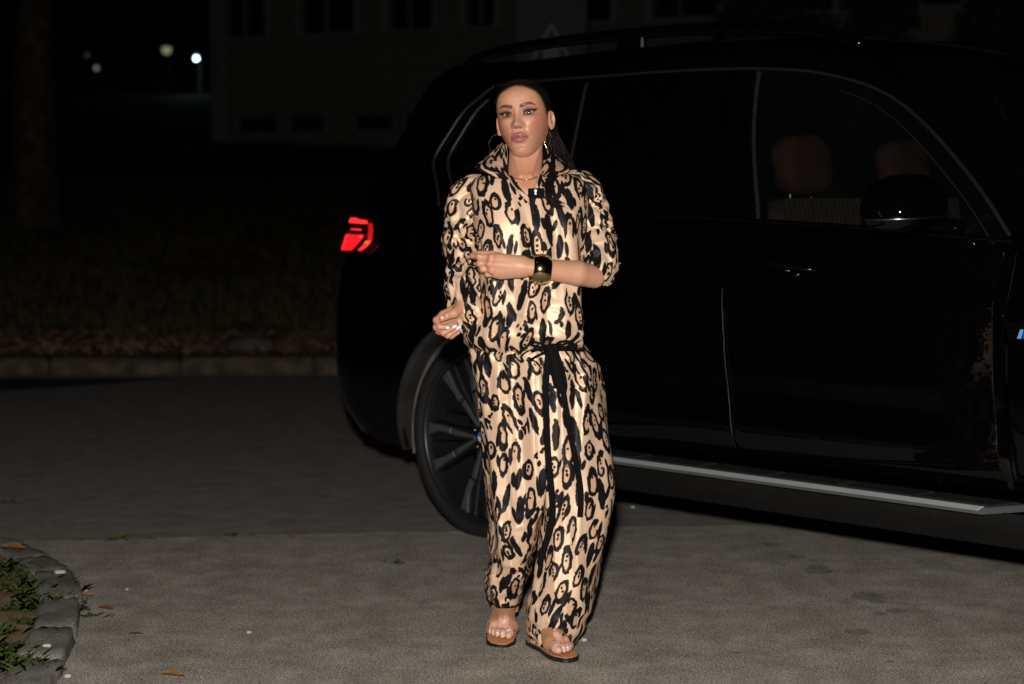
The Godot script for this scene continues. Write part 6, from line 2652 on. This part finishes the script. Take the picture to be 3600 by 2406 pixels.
func sash(suit: Node3D, cord: Material) -> void:
	var tie := Node3D.new()
	tie.name = "tie_belt"
	suit.add_child(tie)
	var b := Buf.new()
	b.ball(Vector3(0.1143, 0.9086, 0.1500), Vector3(0.024, 0.014, 0.014), Basis.IDENTITY, 14, 9)
	b.ball(Vector3(0.1106, 0.8987, 0.1500), Vector3(0.014, 0.016, 0.012), Basis.IDENTITY, 12, 8)
	part("knot", b, cord, tie)
	# hanging ends, wide folded tape
	for q in [[0.0095, [Vector3(0.1056, 0.9037, 0.1500), Vector3(0.0981, 0.8443, 0.1560), Vector3(0.0957, 0.7821, 0.1580), Vector3(0.0983, 0.6945, 0.1570), Vector3(0.1034, 0.5942, 0.1560), Vector3(0.1123, 0.5058, 0.1530), Vector3(0.1163, 0.4419, 0.1470), Vector3(0.1090, 0.3835, 0.1380), Vector3(0.0930, 0.3311, 0.1280), Vector3(0.0793, 0.2823, 0.1180)]],
		[0.0085, [Vector3(0.1205, 0.9037, 0.1500), Vector3(0.1379, 0.8319, 0.1570), Vector3(0.1504, 0.7572, 0.1580), Vector3(0.1618, 0.6883, 0.1570), Vector3(0.1756, 0.6193, 0.1560), Vector3(0.1896, 0.5498, 0.1530), Vector3(0.1974, 0.4865, 0.1500), Vector3(0.1951, 0.4229, 0.1470)]],
		[0.0035, [Vector3(0.1279, 0.8988, 0.1520), Vector3(0.1453, 0.8073, 0.1600), Vector3(0.1692, 0.6824, 0.1600), Vector3(0.1806, 0.5944, 0.1580), Vector3(0.1858, 0.5312, 0.1550)]],
		[0.0035, [Vector3(0.1039, 0.4095, 0.1420), Vector3(0.0917, 0.3442, 0.1300), Vector3(0.0667, 0.2975, 0.1180), Vector3(0.0467, 0.2722, 0.1050)]]]:
		b = Buf.new()
		b.tube(smooth(q[1], 8), PackedFloat32Array([q[0]]), 10, 0.30, Vector3.BACK)
		part("hanging_end", b, cord, tie)
	# the bow's long loops, hanging in front
	for q in [[0.013, [Vector3(0.1155, 0.9038, 0.1520), Vector3(0.1228, 0.8696, 0.1600), Vector3(0.1328, 0.8201, 0.1640), Vector3(0.1428, 0.7825, 0.1620)]], [0.010, [Vector3(0.1205, 0.9037, 0.1500), Vector3(0.1366, 0.8570, 0.1580), Vector3(0.1478, 0.8073, 0.1600), Vector3(0.1429, 0.7798, 0.1600)]], [0.009, [Vector3(0.1106, 0.9012, 0.1510), Vector3(0.1179, 0.8447, 0.1600), Vector3(0.1279, 0.7976, 0.1630), Vector3(0.1229, 0.8222, 0.1600)]]]:
		b = Buf.new()
		b.tube(smooth(q[1], 8), PackedFloat32Array([q[0]]), 10, 0.3, Vector3.BACK)
		part("bow_loop", b, cord, tie)
	# gathered strings pulled to both sides
	for q in [[Vector3(0.1106, 0.9086, 0.1500), Vector3(0.0832, 0.9211, 0.1500), Vector3(0.0510, 0.9295, 0.1460)], [Vector3(0.1106, 0.9061, 0.1500), Vector3(0.0782, 0.9051, 0.1520), Vector3(0.0534, 0.9023, 0.1480)], [Vector3(0.1093, 0.9024, 0.1500), Vector3(0.0733, 0.8876, 0.1520), Vector3(0.0510, 0.8734, 0.1460)], [Vector3(0.1106, 0.9074, 0.1500), Vector3(0.0708, 0.9138, 0.1520), Vector3(0.0485, 0.9197, 0.1480)],
		[Vector3(0.1205, 0.9086, 0.1500), Vector3(0.1503, 0.9211, 0.1500), Vector3(0.1805, 0.9339, 0.1380)], [Vector3(0.1205, 0.9074, 0.1500), Vector3(0.1553, 0.9124, 0.1500), Vector3(0.1855, 0.9176, 0.1360)], [Vector3(0.1205, 0.9049, 0.1500), Vector3(0.1553, 0.9049, 0.1500), Vector3(0.2035, 0.9015, 0.1220)], [Vector3(0.1193, 0.9111, 0.1500), Vector3(0.1329, 0.9248, 0.1500), Vector3(0.1603, 0.9284, 0.1470), Vector3(0.1804, 0.9154, 0.1410), Vector3(0.1728, 0.9071, 0.1460)]]:
		b = Buf.new()
		b.tube(smooth(q, 8), PackedFloat32Array([0.0032]), 8)
		part("string", b, cord, tie)


# ---------- small things on the ground ----------
func litter() -> void:
	var r := RandomNumberGenerator.new()
	r.seed = 77
	var brown := [mat(0.17, 0.065, 0.028, 0.7), mat(0.24, 0.115, 0.035, 0.7), mat(0.12, 0.045, 0.022, 0.7), mat(0.30, 0.16, 0.085, 0.7)]
	var green := mat(0.06, 0.09, 0.015, 0.6)
	var shapes := []
	for k in 4:
		var b := Buf.new()
		leaf_shape(b, 0.034, 0.014 + 0.003 * k, 0.008 + 0.004 * k)
		shapes.append(b)
	# [x, z, size, turn, colour, label]
	for q in [
		[-1.741, -8.641, 0.55, 0.3, 1, "tiny tan leaf alone on the dark lane, farthest of the fallen leaves"],
		[-1.795, -8.104, 0.85, 1.4, 3, "orange leaf on the dark lane, left of the green sprig"],
		[-1.882, -8.093, 0.5, 0.7, 0, "small dull red leaf on the dark lane at the left"],
		[-1.670, -7.639, 0.75, 1.5, 0, "red brown leaf just before the joint of the paving, left of two"],
		[-1.627, -7.678, 0.5, 0.9, 0, "small red brown leaf on the paving joint, left of the green sprig"],
		[-1.401, -7.649, 0.9, 1.55, 0, "flat orange leaf lying along the paving joint right of the green sprig"],
		[-0.864, -7.698, 0.7, 1.2, 0, "orange leaf on the paving joint nearest the car's wheel"],
		[-1.803, -7.130, 1.9, 1.5, 1, "long yellow brown leaf on the planted corner"],
		[-1.874, -7.412, 0.9, 1.3, 0, "orange leaf on the edging behind the long yellow leaf"],
		[-1.428, -6.544, 1.6, 1.35, 3, "crumpled pale orange leaf beside the white pebble by the edging"],
		[-1.359, -6.308, 0.75, 0.5, 1, "bright tan leaf at the foot of the edging above the green tuft"],
		[-1.308, -6.335, 1.15, 1.2, 0, "curled brown leaf on the pavement right of the edging"],
		[-1.141, -5.967, 0.95, 1.5, 2, "dark red leaf lying alone on the pavement"],
		[-0.939, -5.437, 1.35, 1.3, 1, "yellow brown leaf at the bottom edge of the picture"],
		[-1.259, -5.502, 0.8, 0.9, 1, "orange leaf at the foot of the edging, lowest of all"],
		[-1.188, -5.633, 0.5, 1.5, 3, "small tan scrap on the pavement below the edging"],
		[1.080, -5.601, 0.5, 1.5, 2, "brown scrap of leaf on the pavement at the right"],
		[0.656, -5.709, 0.55, 1.4, 2, "small brown leaf on the pavement right of the sandals"],
		[1.112, -6.382, 0.4, 1.1, 3, "tiny orange leaf on the pavement below the car door"]]:
		var o := MeshInstance3D.new()
		o.name = numbered("fallen_leaf")
		o.mesh = shapes[r.randi() % 4].mesh(brown[q[4]])
		add_child(o, true)
		var lift := 0.014 if q[1] > joint_z(q[0]) else 0.003
		if q[0] < edge_x(q[1]) - 0.03:
			lift = 0.066
		o.transform = Transform3D((Basis(Vector3.UP, q[3]) * Basis(Vector3.BACK, 0.15)).scaled(Vector3(0.68, 0.45, 0.68) * q[2]), Vector3(q[0], lift, q[1]))
		tag(o, q[5], "leaf", "fallen leaves on the ground")
	# green sprigs
	for q in [[-1.550, -7.600, 1.5, 0.0, 0, "green and yellow sprig on the paving joint at the left"], [-2.206, -8.616, 0.9, 0.5, 0, "dark green sprig on the lane at the left edge"], [-1.089, -7.708, 0.9, 0.2, 0, "thin moss tuft on the paving joint behind the trousers"], [-0.416, -7.130, 0.7, 0.3, 0, "small green scrap on the pavement left of the trousers"], [-1.327, -6.197, 1.1, 0.8, 0, "bright green tuft at the foot of the stone edging"], [1.123, -6.963, 0.3, 0.3, 0, "tiny green scrap on the pavement under the car's sill"]]:
		var b := Buf.new()
		for k in 14:
			var g := r.randf() * TAU
			var l := r.randf_range(0.02, 0.05)
			var a := Vector3(r.randfn() * 0.028, 0.002, r.randfn() * 0.010)
			var d := Vector3(cos(g), r.randf_range(0.1, 0.5), sin(g)) * l
			var w := Vector3(-sin(g), 0, cos(g)) * l * 0.22
			b.quad(a, a + d * 0.5 - w, a + d, a + d * 0.5 + w)
		var lift := 0.013 if q[1] > joint_z(q[0]) else 0.001
		var o := lone("sprig", b, green if r.randf() < 0.7 else mat(0.16, 0.17, 0.03, 0.6), q[5], "sprig", Vector3(q[0], lift, q[1]), "green sprigs on the ground")
		o.scale = Vector3.ONE * q[2]
	# weeds in the planted corner
	for q in [[-1.578, -6.494, 1.25, 0.0, 26, "dense clump of short weeds against the stone edging"], [-1.477, -6.268, 1.15, 0.0, 26, "lighter green weeds spilling over the edging stone"], [-1.775, -6.883, 1.1, 0.0, 18, "weeds at the left edge of the picture, upper clump"], [-1.724, -6.728, 0.9, 0.0, 14, "low weeds on bare earth at the left edge, middle clump"], [-1.667, -6.844, 0.7, 0.0, 10, "small dark weed near the top of the planted corner"], [-1.549, -6.184, 0.9, 0.0, 10, "sparse weed with a pale stalk on the bare earth"], [-1.494, -5.985, 0.8, 0.0, 5, "few dark blades on the sand"], [-1.385, -5.973, 0.9, 0.0, 7, "few blue green blades lying beside the sand"], [-1.434, -5.564, 1.2, 0.0, 22, "dense weeds at the bottom left corner"], [-1.353, -5.437, 1.0, 0.0, 20, "weeds creeping along the bottom edge of the picture"], [-1.516, -5.838, 0.9, 0.0, 12, "broad leaved weed at the left edge above the corner"]]:
		var b := Buf.new()
		for k in q[4] * 9:
			var g := r.randf() * TAU
			var l := r.randf_range(0.014, 0.044)
			var a := Vector3(r.randfn() * (0.042 if q[4] > 12 else 0.022), -0.01, r.randfn() * (0.05 if q[4] > 12 else 0.022))
			var d := Vector3(cos(g) * 0.8, r.randf_range(0.25, 1.1), sin(g) * 0.8) * l
			var w := Vector3(-sin(g), 0, cos(g)) * l * 0.11
			var bend := Vector3(cos(g), -0.5, sin(g)) * l * 0.35
			b.quad(a, a + d * 0.55 - w, a + d + bend, a + d * 0.55 + w)
		var o := lone("weed", b, mat(0.055, 0.075, 0.018, 0.7, 0.0, 0.25) if q[4] != 7 else mat(0.04, 0.075, 0.055, 0.55), q[5], "weed", Vector3(q[0], 0.05, q[1]), "weeds in the planted corner")
		o.scale = Vector3.ONE * q[2]
	# pebbles
	for q in [[-1.548, -7.268, 1.0, 0.0, 0, "pale pebble"], [-1.408, -6.580, 0.0, 0.0, 0, ""]]:
		pass
	for q in [[-1.533, -6.675, 0.020, 0.0, 0, "jagged white pebble on top of the stone edging"], [-1.441, -6.594, 0.018, 0.0, 1, "round white pebble on the pavement against the edging"], [-1.642, -7.087, 0.009, 0.0, 0, "tiny white chip on the far edging stone"], [-1.325, -5.590, 0.012, 0.0, 0, "small white chip on the lower edging"], [-1.230, -5.427, 0.009, 0.0, 0, "tiny white chip at the bottom edge by the edging"], [-1.302, -6.653, 0.005, 0.0, 0, "tiny white grit on the pavement right of the edging"], [0.521, -8.506, 0.008, 0.0, 0, "small white pebble on the lane under the car"], [0.216, -5.878, 0.008, 0.0, 0, "pale pebble beside the front sandal's toe"], [-0.802, -5.985, 0.007, 0.0, 0, "white grit alone on the left pavement"]]:
		var b := Buf.new()
		rock(b, Vector3(q[2], q[2] * 0.6, q[2] * 0.8), 200 + int(q[0] * 100))
		var lift: float = 0.012 + q[2] * 0.4
		if q[0] < edge_x(q[1]) - 0.02:
			lift = 0.058 + q[2] * 0.3
		elif q[1] < joint_z(q[0]):
			lift = q[2] * 0.4
		lone("pebble", b, mat(0.38, 0.36, 0.33, 0.8), q[5], "pebble", Vector3(q[0], lift, q[1]), "pebbles on the ground")
	# a half buried pale boulder behind the far kerb
	var rb := Buf.new()
	rock(rb, Vector3(0.18, 0.075, 0.13), 501)
	lone("boulder", rb, paved(81, Color(0.40, 0.385, 0.36), Color(0.26, 0.25, 0.235), Color(0.5, 0.49, 0.47), 0.5), "low pale boulder half buried behind the far kerb left of the car", "boulder", Vector3(-2.05, 0.165, -15.6))
	# oil spots soaked into the pavement
	for q in [[0.990, -7.515, 0.05, 0.9, 0, "upper oil spot below the car door"], [1.044, -7.251, 0.045, 0.5, 0, "second oil spot below the car door"], [1.094, -7.037, 0.05, 0.8, 0, "oil spot in the middle of the trail"], [1.087, -6.972, 0.07, 0.9, 0, ""], [1.177, -6.529, 0.075, 1.0, 0, "largest oil spot on the pavement"], [1.196, -6.438, 0.04, 0.6, 0, ""], [1.233, -6.295, 0.045, 0.6, 0, ""], [1.170, -6.249, 0.03, 0.5, 0, ""], [1.055, -5.985, 0.055, 1.1, 0, "lowest dark spot on the pavement"]]:
		var b := Buf.new()
		var p := PackedVector3Array()
		for k in 2:
			for a in 20:
				var g := TAU * a / 20
				var rr: float = 0.0 if k == 0 else q[2] * 0.75 * (1.0 + 0.3 * rough_noise.get_noise_2d(cos(g) * 1.5 + q[0] * 9, sin(g) * 1.5))
				p.append(Vector3(q[0] + cos(g) * rr, 0.0160, q[1] - sin(g) * rr * 1.2))
		b.grid(p, 20, 2, true)
		var m := mat(0.10, 0.096, 0.09, 0.8)
		m.albedo_color.a = 0.22
		m.roughness = 0.8
		m.transparency = BaseMaterial3D.TRANSPARENCY_ALPHA
		struct("oil_stain", b, m)
